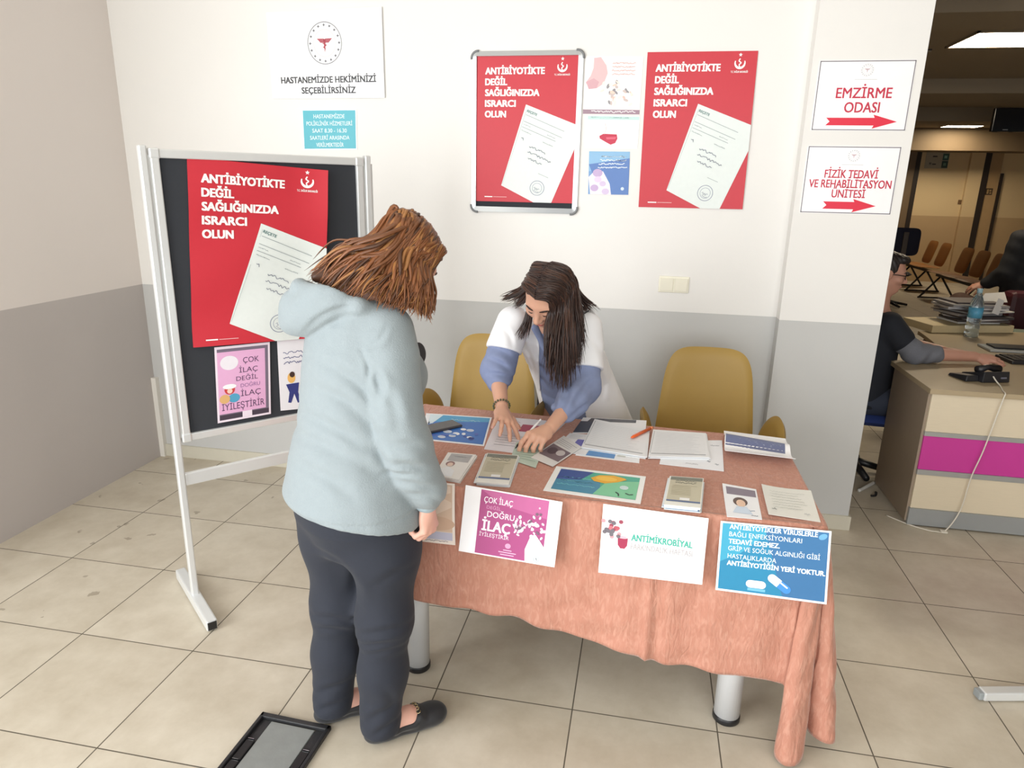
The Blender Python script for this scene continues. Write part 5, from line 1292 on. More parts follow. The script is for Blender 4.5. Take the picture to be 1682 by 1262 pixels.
    def fl(Pt):
        sx = (Pt - O) @ vr; z = Pt[:, 2]
        return cf(Pt) + .0016 * np.sin(z * 38 + sx * 26) * np.sin(sx * 41 - z * 17) + .0024 * np.exp(-((z - .792) / .0035) ** 2)
    F.disp = fl
    F.cut(lambda Q: np.minimum((Q - L(0, 0, .745)) @ nrm(u + f * .20), 1) + 1.0 * (np.linalg.norm(Q - np.array(wr), axis=1) < .10), .006)
    FM = mat('pale_blue_fleece', (140, 150, 154), .9, noise=.05, nscale=40, bump=.2, bscale=260, sheen=.15)
    F.build('hooded_fleece', FM, t, .0052)
    I = Body(); I.ell(L(.075, .160, 1.185), (.022, .022, .034), (r, f, u), .01); I.build('inner_shirt', mat('charcoal_jersey', (58, 56, 58), .85), t, .004)
    # cuff
    C = Body(); C.cone(np.array(wr) + [0, 0, .012], np.array(wr) - [0, 0, .006], .038, .0355, .01); C.build('cuff', mat('fleece_cuff', (160, 178, 186), .85, bump=.2, bscale=120), t, .004)
    # shoes
    SM = mat('black_suede', (30, 31, 35), .6, noise=.1, nscale=80, sheen=.2)
    for k, (hip, kne, ank, he, to) in enumerate(legs):
        a, b = np.array([*he, 0.]), np.array([*to, 0.]); d = nrm(b - a); x = np.cross(d, u); l = np.linalg.norm(b - a)
        S = Body(); Q = lambda p, q, w: a + d * p * l + x * q + u * w
        S.ell(Q(.18, 0, .030), (.033, .052, .030), (x, d, u), .02); S.ell(Q(.50, 0, .022), (.034, .075, .022), (x, d, u), .03)
        S.ell(Q(.76, .002, .030), (.042, .066, .028), (x, d, u), .03); S.ell(Q(.90, .0, .026), (.037, .036, .023), (x, d, u), .03)
        S.cone(Q(.08, 0, .035), Q(.14, 0, .05), .024, .026, .02)
        for sg in (-1, 1): S.chain([Q(.10, sg * .026, .055), Q(.32, sg * .034, .042), Q(.58, sg * .036, .042)], [.008, .008, .009], .012)
        S.cone(Q(.66, -.026, .054), Q(.66, .026, .054), .012, .012, .02)
        S.cut(lambda W, Q=Q, d=d, x=x: .035 - np.sqrt((((W - Q(.36, 0, .072)) @ d) / 1.85) ** 2 + ((W - Q(.36, 0, .072)) @ x * 1.08) ** 2 + ((W - Q(.36, 0, .072))[:, 2]) ** 2) if False else -(np.sqrt((((W - Q(.36, 0, .075)) @ d) / 1.75) ** 2 + ((W - Q(.36, 0, .075)) @ x) ** 2 + ((W - Q(.36, 0, .075))[:, 2]) ** 2) - .036) * -1, .004)
        S.cut(lambda W: W[:, 2] - .003, .002)
        sh_ = S.build('shoe', SM, t, .003)
        MB().tube([Q(.64, -.030, .052), Q(.65, -.015, .068), Q(.65, .015, .068), Q(.64, .030, .052)], .0045, 8).build('strap', SM, sh_)
        for q in range(4):
            c = Q(.655, -.018 + q * .012, .0735 - .003 * abs(q - 1.5)); ring = [c + x * .0075 * math.cos(w) + d * .006 * math.sin(w) + u * .0012 * math.sin(2 * w) for w in np.linspace(0, 2 * PI, 13)]
            MB().tube(ring, .0018, 6, mat('pale_gold', (206, 192, 156), .2, metal=1.0)).build('chain_link', None, sh_)
    # hair
    HR = (.078, .100, .094)
    hcs = P(0, -.014, .028)
    H = Body(); H.ell(hcs, (.0735, .093, .087), A, .02)
    H.chain([P(0, -.060, .0), L(-.03, -.02, 1.41), L(-.075, -.06, 1.40)], [.046, .036, .016], .03)
    H.chain([P(.055, .0, .02), P(.066, -.01, -.05), L(.09, .06, 1.345)], [.026, .030, .016], .03)
    H.chain([P(-.055, .0, .02), P(-.066, -.01, -.05), L(-.06, .10, 1.345)], [.026, .030, .016], .03)
    hdm = [mat('hair_chestnut_dark', (74, 46, 30), .42, noise=.15, nscale=90), mat('hair_chestnut', (108, 66, 38), .40, noise=.15, nscale=90), mat('hair_auburn', (122, 74, 42), .38, noise=.15, nscale=90), mat('hair_golden', (150, 102, 58), .38, noise=.15, nscale=90)]
    hr = H.build('hair', hdm[0], t, .005)
    paths = []
    rd = random.Random(12)
    part = [P(.004 * 0, y, z) for y, z in ((.072, .085), (.045, .108), (.0, .120), (-.05, .112), (-.09, .085))]
    ptsp = spline(part, 8)
    ends = [np.array((-0.8194, 1.6700, 1.4141)), np.array((-0.7706, 1.6400, 1.3766)), np.array((-0.7056, 1.6300, 1.3750)), np.array((-0.6462, 1.6300, 1.3626)), np.array((-0.5992, 1.6450, 1.3472)), np.array((-0.5706, 1.6600, 1.3463)), np.array((-0.5502, 1.7000, 1.3153))]
    for k in range(820):
        a = rd.random() ** 1.2 if k % 5 < 3 else 1 - .55 * rd.random() ** 1.4; i = a * (len(ends) - 1); j = int(min(i, len(ends) - 2)); e = ends[j] + (ends[j + 1] - ends[j]) * (i - j)
        root = np.array(ptsp[int((1 - a * .96) * (len(ptsp) - 1))]) + rd.uniform(-.006, .006)
        side = A[0]
        bk = max(0, 1 - a * 2.2) * rd.uniform(-1.0, .25)
        m1 = hcs + np.array(A[0]) * (.070 * (.45 + .55 * a + bk)) + np.array(A[1]) * (-.075 + .120 * a + rd.uniform(-.02, .02)) + np.array(A[2]) * (.055 - .02 * a + rd.uniform(-.02, .02))
        m2 = hcs + np.array(A[0]) * (.080 * (.5 + .5 * a + bk)) + np.array(A[1]) * (-.095 + .125 * a + rd.uniform(-.02, .02)) + np.array(A[2]) * (-.035 + rd.uniform(-.02, .02))
        l = rd.uniform(.86, 1.12); dep = rd.uniform(0, .035)
        e = e - r * .07 * max(0, -bk) + u * .012 * max(0, -bk)
        e2 = m2 + (e - m2) * l + np.array([.3, .9, 0]) * dep + np.array([rd.gauss(0, .008), rd.gauss(0, .008), rd.gauss(0, .008)])
        m3 = m2 * .45 + e2 * .55 + r * .012 * rd.uniform(.2, 1.4) + u * (.006 + .02 * max(0, 1 - a * 2.2)) - f * .012 * max(0, 1 - a * 2.2)
        paths.append(push_out([root, m1, m2, m3, e2], hcs, HR, A, rd.uniform(1.0, 1.10)))
    for k in range(130):      # far side of the parting and the back of the crown
        a = rd.random(); root = np.array(ptsp[int((1 - a * .96) * (len(ptsp) - 1))])
        m1 = hcs - np.array(A[0]) * (.070 * (.25 + .75 * a)) + np.array(A[1]) * (-.085 + .145 * a) + np.array(A[2]) * (.05 + rd.uniform(-.02, .02))
        m2 = hcs - np.array(A[0]) * (.080 * (.3 + .7 * a)) + np.array(A[1]) * (-.10 + .155 * a) + np.array(A[2]) * (-.03 + rd.uniform(-.02, .02))
        e2 = (L(-.10, -.08, 1.395) * (1 - a) + L(-.085, .13, 1.30) * a) + np.array([rd.gauss(0, .012) for _ in range(3)])
        paths.append(push_out([root, m1, m2, m2 * .4 + e2 * .6 - r * .01, e2], hcs, HR, A, rd.uniform(1.0, 1.08)))
    locks('hair_locks', t, paths, [hdm[0], hdm[1], hdm[1], hdm[1], hdm[2], hdm[2], hdm[2], hdm[3], hdm[3]], .0058, 3, 6, 26, .009)
    return t
standing_woman()

# ------------------------------------------------------------------ woman bending over the table from behind
def bending_woman():
    t = thing('person', 'long-haired woman in a white sleeveless coat over a blue shirt writing bent over the table', 'person', (-.28, 2.96, 0))
    SK = skin('skin_warm', (222, 172, 146)); u = np.array([0, 0, 1.])
    hip, chest, nb = np.array([-.285, 3.00, .84]), np.array([-.345, 2.80, 1.05]), np.array([-.362, 2.745, 1.165])
    tz = nrm(nb - hip); tx = nrm([1, .06, .03] - tz * np.dot([1, .06, .03], tz)); ty = np.cross(tz, tx)      # ty: towards the back
    T = lambda a, b, c: hip + tx * a + ty * b + tz * c
    AX = (tx, ty, tz); Ht = np.linalg.norm(nb - hip)
    shR, elR, wrR = np.array([-.520, 2.745, 1.105]), np.array([-.552, 2.655, .905]), np.array((-0.4967, 2.4740, 0.8320))
    shL, elL, wrL = np.array([-.205, 2.745, 1.100]), np.array([-.200, 2.640, .885]), np.array((-0.2899, 2.3273, 0.8120))
    hc = np.array((-0.3570, 2.6000, 1.2445)); hf = nrm([-.26, -.66, -.66]); hu = nrm([-.03, -.62, .78])
    B = Body(); P, A = head(B, hc, hf, hu, 1.0)
    B.chain([T(0, .02, Ht - .06), nb + tz * .03, hc - np.array(A[2]) * .06 - np.array(A[1]) * .035], [.06, .050, .052], .03)
    B.loft(hip, AX, [(-.10, 0, 0, .150, .105), (.05, 0, 0, .125, .09), (.20, 0, 0, .130, .09), (.31, 0, 0, .13, .07), (.36, 0, 0, .07, .05)], .04)
    B.chain([shR, elR, wrR], [.042, .037, .0245], .03); B.chain([shL, elL, wrL], [.042, .037, .0245], .03)
    # her right hand lies flat with spread fingers
    tipc = np.array((-0.4476, 2.3297, 0.7620)); d1 = nrm(tipc - wrR + [0, 0, .022])
    kn, tp1 = hand(B, wrR + d1 * .004, d1, [.10, .55, .80], [1, -.25, -.1], [(.02, .16, .10), (.05, .18, .12), (.05, .18, .12), (.0, .2, .12)], spread=(.30, .08, -.14, -.34), tcurl=(.10, .18, .1), tout=1.0, sc=1.0)
    # her left hand closes on the pen
    d2 = nrm(np.array((-0.3499, 2.1999, 0.8000)) - wrL)
    kn2, tp2 = hand(B, wrL + d2 * .004, d2, [.30, .30, .85], [-.25, .70, -.25], [(.55, .75, .35), (.75, .85, .45), (.85, 1.0, .5), (.95, 1.1, .6)], spread=(.08, .02, -.05, -.10), tcurl=(.55, .35, .2), tout=.55, sc=1.0)
    for sg in (-1, 1): B.chain([T(sg * .09, 0, -.08), (hip[0] + sg * .095, 3.02, .46), (hip[0] + sg * .10, 3.05, .08)], [.075, .05, .036], .03); B.chain([(hip[0] + sg * .10, 3.06, .05), (hip[0] + sg * .11, 2.87, .03)], [.034, .028], .02)
    B.build('body', SK, t, .0034)
    nails(tp1, t, .95); nails(tp2[4:], t, .95)
    hm = [mat('hair_espresso', (46, 31, 27), .36, noise=.15, nscale=90), mat('hair_brown_dark', (60, 40, 33), .36, noise=.15, nscale=90), mat('hair_brown_mid', (82, 55, 43), .36, noise=.15, nscale=90)]
    face_parts(P, t, hm[0], 1.0, lip=(190, 100, 96))
    # shirt with sleeves gathered at the elbow
    SH = Body(); BL = mat('dusty_blue_cotton', (134, 146, 180), .8, noise=.06, nscale=60, bump=.08, bscale=500)
    SH.loft(hip, AX, [(-.27, -.01, -.085, .180, .135), (-.12, 0, -.035, .174, .135), (-.02, 0, -.008, .163, .124), (.12, 0, -.01, .155, .118), (.24, 0, -.008, .155, .108), (.31, 0, 0, .135, .085), (.35, 0, 0, .075, .062)], .04)
    SH.chain([shR, shR * .4 + elR * .6, elR + [0, 0, .02], elR + (wrR - elR) * .22], [.050, .062, .068, .048], .02)
    SH.chain([shL, shL * .4 + elL * .6, elL, elL + (wrL - elL) * .38, elL + (wrL - elL) * .58], [.048, .060, .066, .060, .050], .02)
    for sg in (-1, 1): SH.cone(T(sg * .055, -.075, Ht - .01), T(sg * .035, -.115, Ht - .10), .016, .012, .008)      # collar points
    cfs = crease_field(hip, np.array([1., .09, 0]), np.array([-.09, .996, 0]), [(-.34, .20, -.23, .15, .010, .007), (-.33, .15, -.24, .09, .010, .008), (-.33, .09, -.23, .06, .009, .007), (-.32, .05, -.25, .02, .008, .006), (-.05, .28, -.02, -.05, .007, .006), (-.12, .10, -.03, .0, .010, .007), (.02, .12, -.06, -.02, .010, .007), (.02, .02, .10, .10, .012, .007), (.0, -.03, .08, .03, .010, .006), (-.17, .02, -.08, -.06, .010, .007), (-.14, .20, -.09, .10, .010, .006)][:0] + [(-.34, 1.02, -.23, .98, .010, .007), (-.33, .98, -.24, .93, .010, .008), (-.33, .93, -.23, .90, .009, .007), (-.31, .89, -.24, .865, .008, .006), (-.10, 1.08, -.07, .80, .007, .006), (-.16, .93, -.08, .84, .010, .007), (.0, .96, -.06, .83, .010, .007), (.02, .87, .10, .93, .012, .007), (.0, .82, .08, .86, .010, .006), (-.17, .87, -.10, .80, .010, .007)], .3)
    SH.disp = lambda Q: cfs(Q) + .0014 * np.sin(Q[:, 0] * 60 + Q[:, 2] * 40) * np.sin(Q[:, 2] * 70)
    SH.build('shirt', BL, t, .0045)
    # white coat: short sleeves, open in front
    CO = Body(); WC = mat('white_coat_cotton', (244, 245, 248), .75, noise=.02, bump=.05, bscale=400)
    CO.loft(hip, AX, [(-.42, .02, -.075, .215, .165), (-.20, .01, -.045, .196, .152), (-.02, 0, .0, .176, .136), (.12, 0, -.004, .170, .132), (.24, 0, -.004, .170, .120), (.31, 0, .004, .150, .096), (.352, 0, .01, .085, .075)], .04)
    CO.chain([shR + [.01, .01, .0], shR * .52 + elR * .48], [.070, .075], .03)
    CO.chain([shL + [-.01, .01, 0], shL * .35 + elL * .65], [.070, .078], .03)
    cfc = crease_field(hip, np.array([1., .09, 0]), np.array([-.09, .996, 0]), [(.08, 1.07, .13, .95, .010, .004), (-.28, 1.10, -.24, 1.03, .010, .005), (.10, .90, .14, .75, .014, .005), (-.20, 1.0, -.17, .85, .010, .004)], .3)
    CO.disp = cfc
    dR = nrm(elR - shR); dL = nrm(elL - shL)
    def opening(Q):      # > 0 keeps: away from the front opening
        L_ = (Q - hip); a = L_ @ tx; b = L_ @ ty; c = L_ @ tz
        w = np.interp(c, [-.5, -.05, .10, .22, .33, .40], [.10, .095, .086, .075, .062, .06]); ctr = np.interp(c, [-.4, 0, .15, .3], [-.055, -.045, -.02, 0])
        inside = (np.abs(a - ctr) < w) & (b < .02)
        return np.where(inside, -np.minimum(w - np.abs(a - ctr), .02 - b), np.where(b < .02, np.abs(a - ctr) - w, np.hypot(np.maximum(np.abs(a - ctr) - w, 0), b - .02)))
    CO.cut(opening, .003)
    CO.cut(lambda Q: np.where((Q[:, 0] < -.46) , .118 - (Q - shR) @ dR, 1.0), .003)
    CO.cut(lambda Q: np.where((Q[:, 0] > -.27) & (Q[:, 1] < 2.78) & (np.linalg.norm(Q - (shL * .4 + elL * .6), axis=1) < .17), .165 - (Q - shL) @ dL, 1.0), .003)
    CO.build('white_coat', WC, t, .0045)
    # stand collar of the coat
    mbc = MB()
    mbc.grid(lambda q, v: Vector(T(0, .005, Ht - .02) + tx * .088 * math.cos(PI * (1.12 * q - .06)) + ty * (.075 * math.sin(PI * (1.12 * q - .06)) + .01) + tz * (.045 * v - .01) + (tx * math.cos(PI * q)) * .012 * v), 20, 3, WC)
    cl = mbc.build('coat_collar', None, t); m_ = cl.modifiers.new('t', 'SOLIDIFY'); m_.thickness = .003
    MB().tube([T(.10, -.03, Ht + .012), T(.135, -.04, Ht - .005), T(.165, -.03, Ht + .004)], .0032, 8, mat('strap_black', (40, 38, 40), .5)).build('cord', None, t)
    # trousers and shoes behind the cloth
    TR = Body(); M_t = mat('black_trousers', (34, 34, 40), .85, noise=.1)
    TR.loft(hip, (np.array([1., 0, 0]), np.array([0, 1., 0]), u), [(-.20, 0, .10, .135, .095), (-.05, 0, .10, .130, .08), (.02, 0, .08, .115, .07)], .05)
    for sg in (-1, 1): TR.chain([hip + [sg * .075, .09, -.12], (hip[0] + sg * .090, 3.05, .46), (hip[0] + sg * .10, 3.05, .06)], [.085, .075, .06], .04)
    TR.build('trousers', M_t, t, .008)
    for sg in (-1, 1):
        S = Body(); x = hip[0] + sg * .103; S.ell((x, 3.05, .035), (.036, .06, .034), None, .03); S.ell((x + sg * .005, 2.93, .028), (.042, .11, .027), None, .03); S.cut(lambda W: W[:, 2] - .003, .002); S.build('shoe', M_blackp, t, .006)
    # bead bracelet
    bc = wrR - d1 * .004; ax = nrm(wrR - elR); bx = nrm(np.cross(ax, [0, 0, 1])); by = np.cross(ax, bx)
    for k in range(18):
        q = 2 * PI * k / 18; S = MB(); c = bc + (bx * math.cos(q) + by * math.sin(q)) * .031
        S.lathe([(.0001, -.0046), (.0033, -.0033), (.0046, 0), (.0033, .0033), (.0001, .0046)], tuple(c), 8, mat('bead_green', (88, 92, 66), .3, noise=.3, nscale=300)); S.build('bracelet_bead', None, t)
    # hair
    HR = (.0785, .098, .092); hs = P(0, -.013, .030)
    H = Body(); H.ell(hs, (.078, .097, .090), A, .02)
    H.ell(P(0, -.075, .0), (.060, .045, .085), A, .02)
    def face_open(Q):
        L_ = (Q - np.array(hc)); x, y, z = L_ @ A[0], L_ @ A[1], L_ @ A[2]
        return np.maximum(np.maximum(.022 - y, z - .085 + .5 * np.abs(x)), np.abs(x) - .066)
    H.cut(face_open, .006)
    H.build('hair', hm[0], t, .0045)
    rd = random.Random(21); paths = []
    R_ = np.array(A[0]); F_ = np.array(A[1]); U_ = np.array(A[2])
    part = spline([P(.002, y, z) for y, z in ((.078, .078), (.05, .106), (.0, .120), (-.05, .112), (-.10, .075))], 8)
    endl = [np.array(q) for q in ((-0.3386, 2.4800, 1.0099), (-0.2996, 2.4900, 0.9105), (-0.2496, 2.5000, 0.9019), (-0.2100, 2.5300, 0.9779), (-0.1968, 2.5800, 1.0857))]
    for k in range(520):      # the long fall in front of her left shoulder (right of the face in the picture)
        a = rd.random(); i = a * 4; j = int(min(i, 3)); e = endl[j] + (endl[j + 1] - endl[j]) * (i - j)
        root = np.array(part[int((.02 + a * .9) * (len(part) - 1))])
        sd = -1 if np.array(A[0])[0] < 0 else 1
        m1 = hs + R_ * sd * (.070 - .030 * max(0, 1 - a * 3)) + F_ * (.070 - .14 * a + rd.uniform(-.012, .012)) + U_ * (.045 + rd.uniform(-.015, .015))
        m2 = hs + R_ * sd * (.084 - .040 * max(0, 1 - a * 3) + rd.uniform(-.004, .012)) + F_ * (.082 - .15 * a + rd.uniform(-.015, .015)) + U_ * (-.02)
        l = rd.uniform(.72, 1.04); e2 = m2 + (e - m2) * l + np.array([rd.gauss(0, .006), rd.gauss(0, .014), 0])
        m3 = m2 * .5 + e2 * .5 + np.array([0, -.012, .01]) + np.array([rd.gauss(0, .006), rd.gauss(0, .01), 0])
        paths.append(push_out([root, m1, m2, m3, e2], hs, HR, A, rd.uniform(1.0, 1.09)))
    for k in range(130):      # the other side: tucked back, a thin strand in front of the shoulder
        a = rd.random(); root = np.array(part[int((.05 + a * .9) * (len(part) - 1))]); sd = 1 if np.array(A[0])[0] < 0 else -1
        m1 = hs + R_ * sd * .070 + F_ * (.045 - .12 * a + rd.uniform(-.01, .01)) + U_ * (.045 + rd.uniform(-.01, .01))
        m2 = hs + R_ * sd * .080 + F_ * (-.0 - .09 * a) + U_ * (-.015)
        e2 = np.array((-0.5539, 2.7450, 1.2009)) if rd.random() < .16 else (np.array((-0.4528, 2.6200, 1.0712)) if a < .35 else np.array((-0.4921, 2.7400, 1.1849)))
        e2 = e2 + np.array([rd.gauss(0, .010), rd.gauss(0, .012), rd.gauss(0, .008)])
        paths.append(push_out([root, m1, m2, m2 * .45 + e2 * .55 + np.array([.016, .0, -.004]), e2], hs, HR, A, rd.uniform(1.0, 1.07)))
    for k in range(70):      # hair lying over the back of the left shoulder
        a = rd.random(); root = np.array(part[int((.5 + a * .45) * (len(part) - 1))]); sd = -1 if np.array(A[0])[0] < 0 else 1
        m1 = hs + R_ * sd * .055 - F_ * .075 + U_ * .05; m2 = hs + R_ * sd * .06 - F_ * .098 - U_ * .01
        e2 = np.array((-0.1817, 2.8000, 1.1914)) * (1 - a) + np.array((-0.2046, 2.7450, 1.1498)) * a + np.array([rd.gauss(0, .012), rd.gauss(0, .01), rd.gauss(0, .007)])
        paths.append(push_out([root, m1, m2, m2 * .45 + e2 * .55 + np.array([-.022, .01, -.004]), e2], hs, HR, A, rd.uniform(1.0, 1.07)))
    locks('hair_locks', t, paths, [hm[0], hm[0], hm[1], hm[1], hm[2]], .0056, 5, 6, 22, .007)
    # pen in her hand: a thing of its own
    pen = thing('ballpoint_pen', 'white pen with a dark grip in the bending woman’s writing hand', 'pen', (-0.3990, 2.2396, 0.7580))
    a, b = V3(*(-0.3996, 2.2433, 0.7565)), None
    top = V3(*(-0.3336, 2.3350, 0.8288)); dd = (top - a).normalized(); ln = .142
    MB().tube([a, a + dd * .012], [.0008, .0036], 12, mat('pen_tip', (60, 58, 60), .3)).build('tip', None, pen)
    MB().tube([a + dd * .012, a + dd * .065], [.0046, .0048], 12, M_blackp).build('grip', None, pen)
    MB().tube([a + dd * .065, a + dd * ln], [.0046, .0046], 12, mat('pen_white', (242, 242, 244), .25)).build('barrel', None, pen)
    MB().tube([a + dd * ln, a + dd * (ln + .008)], [.0034, .003], 12, mat('pen_white', (242, 242, 244), .25)).build('push_button', None, pen)
bending_woman()

# ------------------------------------------------------------------ man at the reception desk
def seated_man():
    t = thing('person', 'seated man with dark glasses in a navy vest over grey sleeves at the reception desk', 'person', (1.36, 4.30, 0))
    SK = skin('skin_man', (196, 146, 126)); u = np.array([0, 0, 1.])
    base = np.array([1.345, 4.30, .50]); f = nrm([.96, -.10, 0]); r = np.cross(f, u)
    L = lambda a, b, c: base + r * a + f * b + u * c
    hc = np.array((1.3566, 4.2500, 1.2166)); hf = nrm([.97, -.12, -.16]); hu = u
    sh, el, wr = np.array((1.3795, 4.1400, 0.9216)), np.array((1.5198, 4.1200, 0.7952)), np.array((1.8543, 4.1900, 0.7799))
    shl, ell_, wrl = L(-.18, 0, .50), L(-.22, .12, .30), L(-.10, .40, .27)
    B = Body(); P, A = head(B, hc, hf, hu, .96)
    B.chain([L(0, 0, .48), hc - u * .06 - np.array(A[1]) * .03], [.065, .056], .03)
    B.loft(base, (r, f, u), [(-.05, 0, 0, .16, .12), (.2, 0, 0, .14, .10), (.42, 0, 0, .15, .09), (.50, 0, 0, .09, .07)], .04)
    B.chain([sh, el, wr], [.048, .042, .028], .03); B.chain([shl, ell_, wrl], [.048, .040, .028], .03)
    d = nrm(np.array((2.0457, 4.2000, 0.7692)) - wr); kn, tp = hand(B, wr + d * .01, d, [0, -.35, .93], [0, -.9, -.35], [(.35, .5, .25), (.3, .5, .25), (.3, .5, .3), (.35, .5, .3)], spread=(.12, .03, -.06, -.16), tcurl=(.3, .2, .1), tout=.6, sc=1.02)
    hand(B, wrl + f * .01, f, u, r, [(.3, .4, .2)] * 4, sc=1.0)
    for sg in (-1, 1): B.chain([L(sg * .09, .02, -.02), L(sg * .10, .44, -.02), L(sg * .10, .46, -.42)], [.075, .055, .04], .03); B.chain([L(sg * .10, .44, -.46), L(sg * .10, .62, -.47)], [.032, .028], .02)
    B.build('body', SK, t, .0042)
    hm = mat('hair_black', (34, 28, 28), .5, noise=.2, nscale=120)
    face_parts(P, t, hm, .96, lip=(160, 98, 90))
    H = Body(); H.ell(P(0, -.022, .040), (.079, .094, .086), A, .02); H.ell(P(0, .045, .092), (.055, .045, .026), A, .02)
    def fo(Q):
        q = Q - hc; x, y, z = q @ A[0], q @ A[1], q @ A[2]
        return np.maximum(.020 - y, z - .062) * -1 * -1 if False else np.minimum(1, np.maximum(np.maximum(.030 - y, z - .066), -1))
    H.cut(fo, .006); H.cut(lambda Q: np.maximum((Q - hc) @ u + .045, -((Q - hc) @ A[1]) - .05), .006)
    H.disp = lambda Q: .002 * np.sin(Q[:, 0] * 260 + Q[:, 2] * 120) * np.sin(Q[:, 1] * 220)
    H.build('hair', hm, t, .004)
    g = MB(); M_g = mat('glasses_black', (20, 20, 22), .3)
    for sg in (-1, 1):
        ring = [P(sg * .032 + .023 * math.cos(q), .094 - .010 * abs(math.cos(q)) * (1 if sg * math.cos(q) > 0 else 0), .002 + .017 * math.sin(q)) for q in np.linspace(0, 2 * PI, 21)]
        g.tube(ring, .0022, 6, M_g); g.tube([P(sg * .055, .086, .006), P(sg * .073, .04, .006), P(sg * .076, -.01, .0), P(sg * .075, -.02, -.012)], .0024, 6, M_g)
    g.tube([P(-.010, .096, .004), P(0, .099, .007), P(.010, .096, .004)], .0022, 6, M_g)
    g.build('glasses', None, t)
    V = Body(); V.loft(base, (r, f, u), [(-.06, 0, 0, .185, .150), (.1, 0, 0, .180, .145), (.28, 0, .01, .185, .135), (.40, 0, 0, .18, .115), (.47, 0, 0, .12, .09), (.50, 0, 0, .085, .075)], .04)
    V.cone(sh + [0, .02, .02], sh * .55 + el * .45, .072, .070, .03); V.cone(shl, shl * .6 + ell_ * .4, .072, .068, .03)
    V.build('navy_vest', mat('navy_vest', (30, 33, 42), .85, noise=.1, bump=.05, bscale=300), t, .006)
    for q in ([sh * .6 + el * .4, el, el + (wr - el) * .34], [shl * .6 + ell_ * .4, ell_, ell_ + (wrl - ell_) * .4]):
        S = Body(); S.chain(q, [.062, .062, .050], .02); S.disp = lambda Q: .0022 * np.sin(Q[:, 0] * 90 - Q[:, 2] * 60)
        S.build('sleeve', mat('grey_marl', (112, 114, 122), .9, noise=.18, nscale=240, bump=.1, bscale=400), t, .005)
    C = Body(); C.chain([L(-.06, -.03, .515), L(0, -.06, .525), L(.06, -.03, .515), L(.05, .05, .49)], [.014] * 4, .01); C.build('shirt_collar', mat('collar_grey', (150, 150, 154), .8), t, .005)
    T = Body()
    for sg in (-1, 1): T.chain([L(sg * .09, -.02, -.02), L(sg * .10, .44, -.02), L(sg * .10, .46, -.40)], [.095, .075, .06], .04)
    T.build('trousers', mat('grey_blue_trousers', (52, 58, 74), .85, noise=.1), t, .008)
    for sg in (-1, 1):
        S = Body(); S.ell(L(sg * .10, .55, -.46), (.045, .13, .038), (r, f, u), .02); S.cut(lambda W: W[:, 2] - .003, .002); S.build('shoe', M_blackp, t, .007)
    ch = thing('office_chair', 'blue office chair under the seated man behind the pillar', 'chair', (1.345, 4.30, 0))
    MC = mat('royal_blue_fabric', (38, 58, 120), .85, noise=.1)
    def st(a, b): return Vector(L(.20 * a, .06 + .22 * b, -.125)), V3(0, 0, 1)
    m = MB(); pillow(m, st, 12, 12, .035, MC, 5); m.build('seat', None, ch)
    def bk(a, b): return Vector(L(.20 * a, -.185, .17 + .22 * b)), Vector(f)
    m = MB(); pillow(m, bk, 12, 12, .028, MC, 5); m.build('backrest', None, ch)
    MB().tube([L(0, 0, -.16), L(0, 0, -.44)], .03, 12, M_blackp).build('column', None, ch)
    MB().tube([L(0, 0, -.16), L(0, -.20, -.14), L(0, -.215, .1)], .018, 8, M_blackp).build('back_bar', None, ch)
    for k in range(5):
        a = 2 * PI * k / 5 + .3; MB().tube([L(0, 0, -.43), L(.20 * math.cos(a), .20 * math.sin(a), -.475)], [.025, .018], 8, M_blackp).build('foot_arm', None, ch)
seated_man()

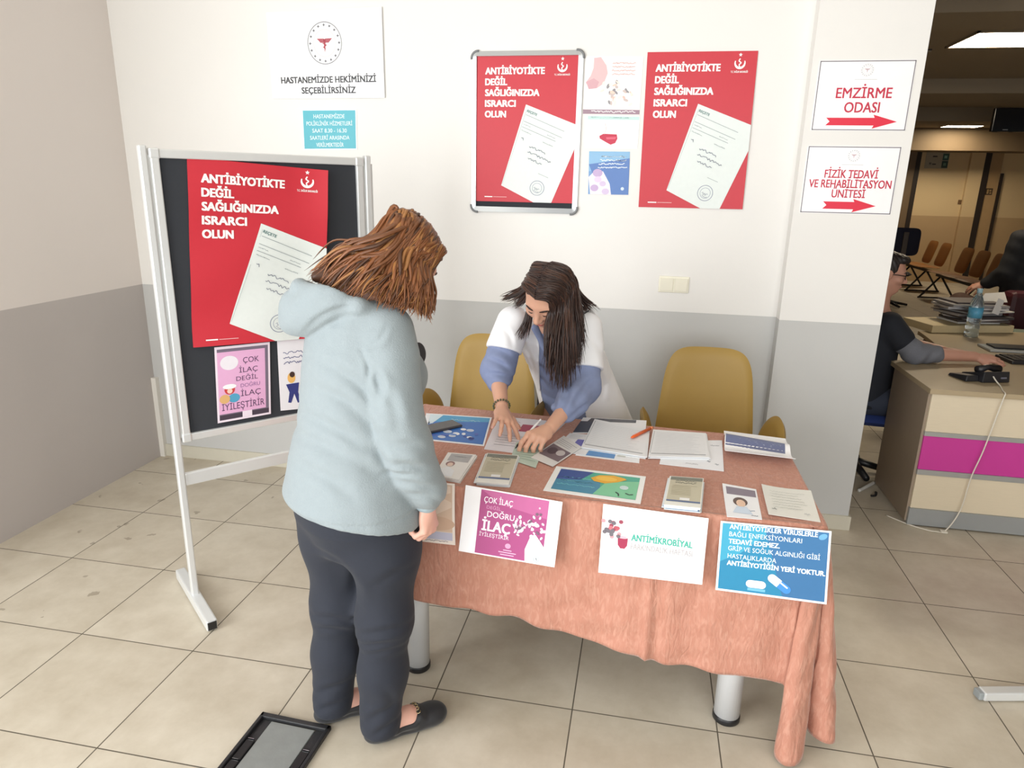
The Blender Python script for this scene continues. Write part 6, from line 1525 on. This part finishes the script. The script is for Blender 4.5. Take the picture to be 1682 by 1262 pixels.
# ------------------------------------------------------------------ dark-clad person in the burgundy armchair, seen from behind
def hall_person():
    t = thing('person', 'person in a black coat sitting in the burgundy armchair with legs stretched to the left', 'person', (3.14, 6.45, 0))
    SK = skin('skin_hall', (170, 124, 104)); u = np.array([0, 0, 1.])
    B = Body(); P, A = head(B, (3.28, 6.42, 1.62), (-.8, .5, -.2), (0, 0, 1), 1.0)
    B.chain([(3.19, 6.5, .62), (3.20, 6.48, 1.0), (3.22, 6.46, 1.36), (3.26, 6.43, 1.54)], [.14, .15, .13, .055], .05)
    B.chain([(3.00, 6.40, 1.30), (2.96, 6.42, 1.05), (2.86, 6.56, .93)], [.05, .04, .03], .03); B.chain([(3.44, 6.52, 1.30), (3.50, 6.56, 1.04), (3.34, 6.72, .85)], [.05, .04, .03], .03)
    hand(B, (2.86, 6.56, .93), (-.8, .2, -.4), (0, -.4, .9), (-.3, -.8, 0), [(.4, .6, .3)] * 4); hand(B, (3.34, 6.72, .85), (-.8, .4, -.2), (0, -.2, 1), (0, 1, 0), [(.4, .6, .3)] * 4)
    B.chain([(3.09, 6.45, .62), (2.72, 6.60, .74), (2.56, 6.66, .30), (2.54, 6.68, .06)], [.09, .065, .05, .04], .03); B.chain([(3.14, 6.65, .60), (2.80, 6.82, .66), (2.66, 6.88, .30), (2.64, 6.9, .06)], [.09, .065, .05, .04], .03)
    B.build('body', SK, t, .007)
    C = Body(); C.loft((3.19, 6.48, .58), ((.94, .3, 0), (-.3, .94, 0), (0, 0, 1)), [(-.02, 0, 0, .24, .19), (.3, 0, 0, .24, .18), (.62, 0, 0, .235, .16), (.80, .0, 0, .17, .12), (.88, 0, 0, .09, .08)], .05)
    C.chain([(3.00, 6.40, 1.31), (2.96, 6.42, 1.05), (2.88, 6.54, .94)], [.085, .075, .055], .04); C.chain([(3.45, 6.52, 1.30), (3.51, 6.56, 1.04), (3.37, 6.70, .87)], [.085, .075, .055], .04)
    C.disp = lambda Q: .006 * np.sin(Q[:, 0] * 22 + Q[:, 2] * 30) * np.sin(Q[:, 2] * 24)
    C.build('black_coat', mat('black_coat', (28, 28, 32), .85, noise=.1), t, .009)
    T = Body(); T.chain([(3.09, 6.45, .62), (2.72, 6.60, .74), (2.56, 6.66, .30), (2.54, 6.68, .09)], [.12, .09, .07, .06], .04); T.build('dark_trousers', mat('umber_trousers', (70, 50, 42), .85), t, .008)
    T = Body(); T.chain([(3.14, 6.65, .60), (2.80, 6.82, .66), (2.66, 6.88, .30), (2.64, 6.9, .09)], [.12, .09, .07, .06], .04); T.build('dark_trousers', mat('umber_trousers', (70, 50, 42), .85), t, .008)
    for x, y in ((2.50, 6.68), (2.60, 6.90)):
        S = Body(); S.ell((x - .03, y, .045), (.13, .045, .045), None, .02); S.cut(lambda W: W[:, 2] - .003, .002); S.build('shoe', M_blackp, t, .008)
    H = Body(); H.ell(P(0, -.02, .03), (.082, .10, .095), A, .02); H.cut(lambda Q: np.maximum(.03 - (Q - P(0, 0, 0)) @ A[1], (Q - P(0, 0, .07)) @ A[2]), .005); H.build('hair', mat('hair_black', (34, 28, 28), .5), t, .008)
hall_person()
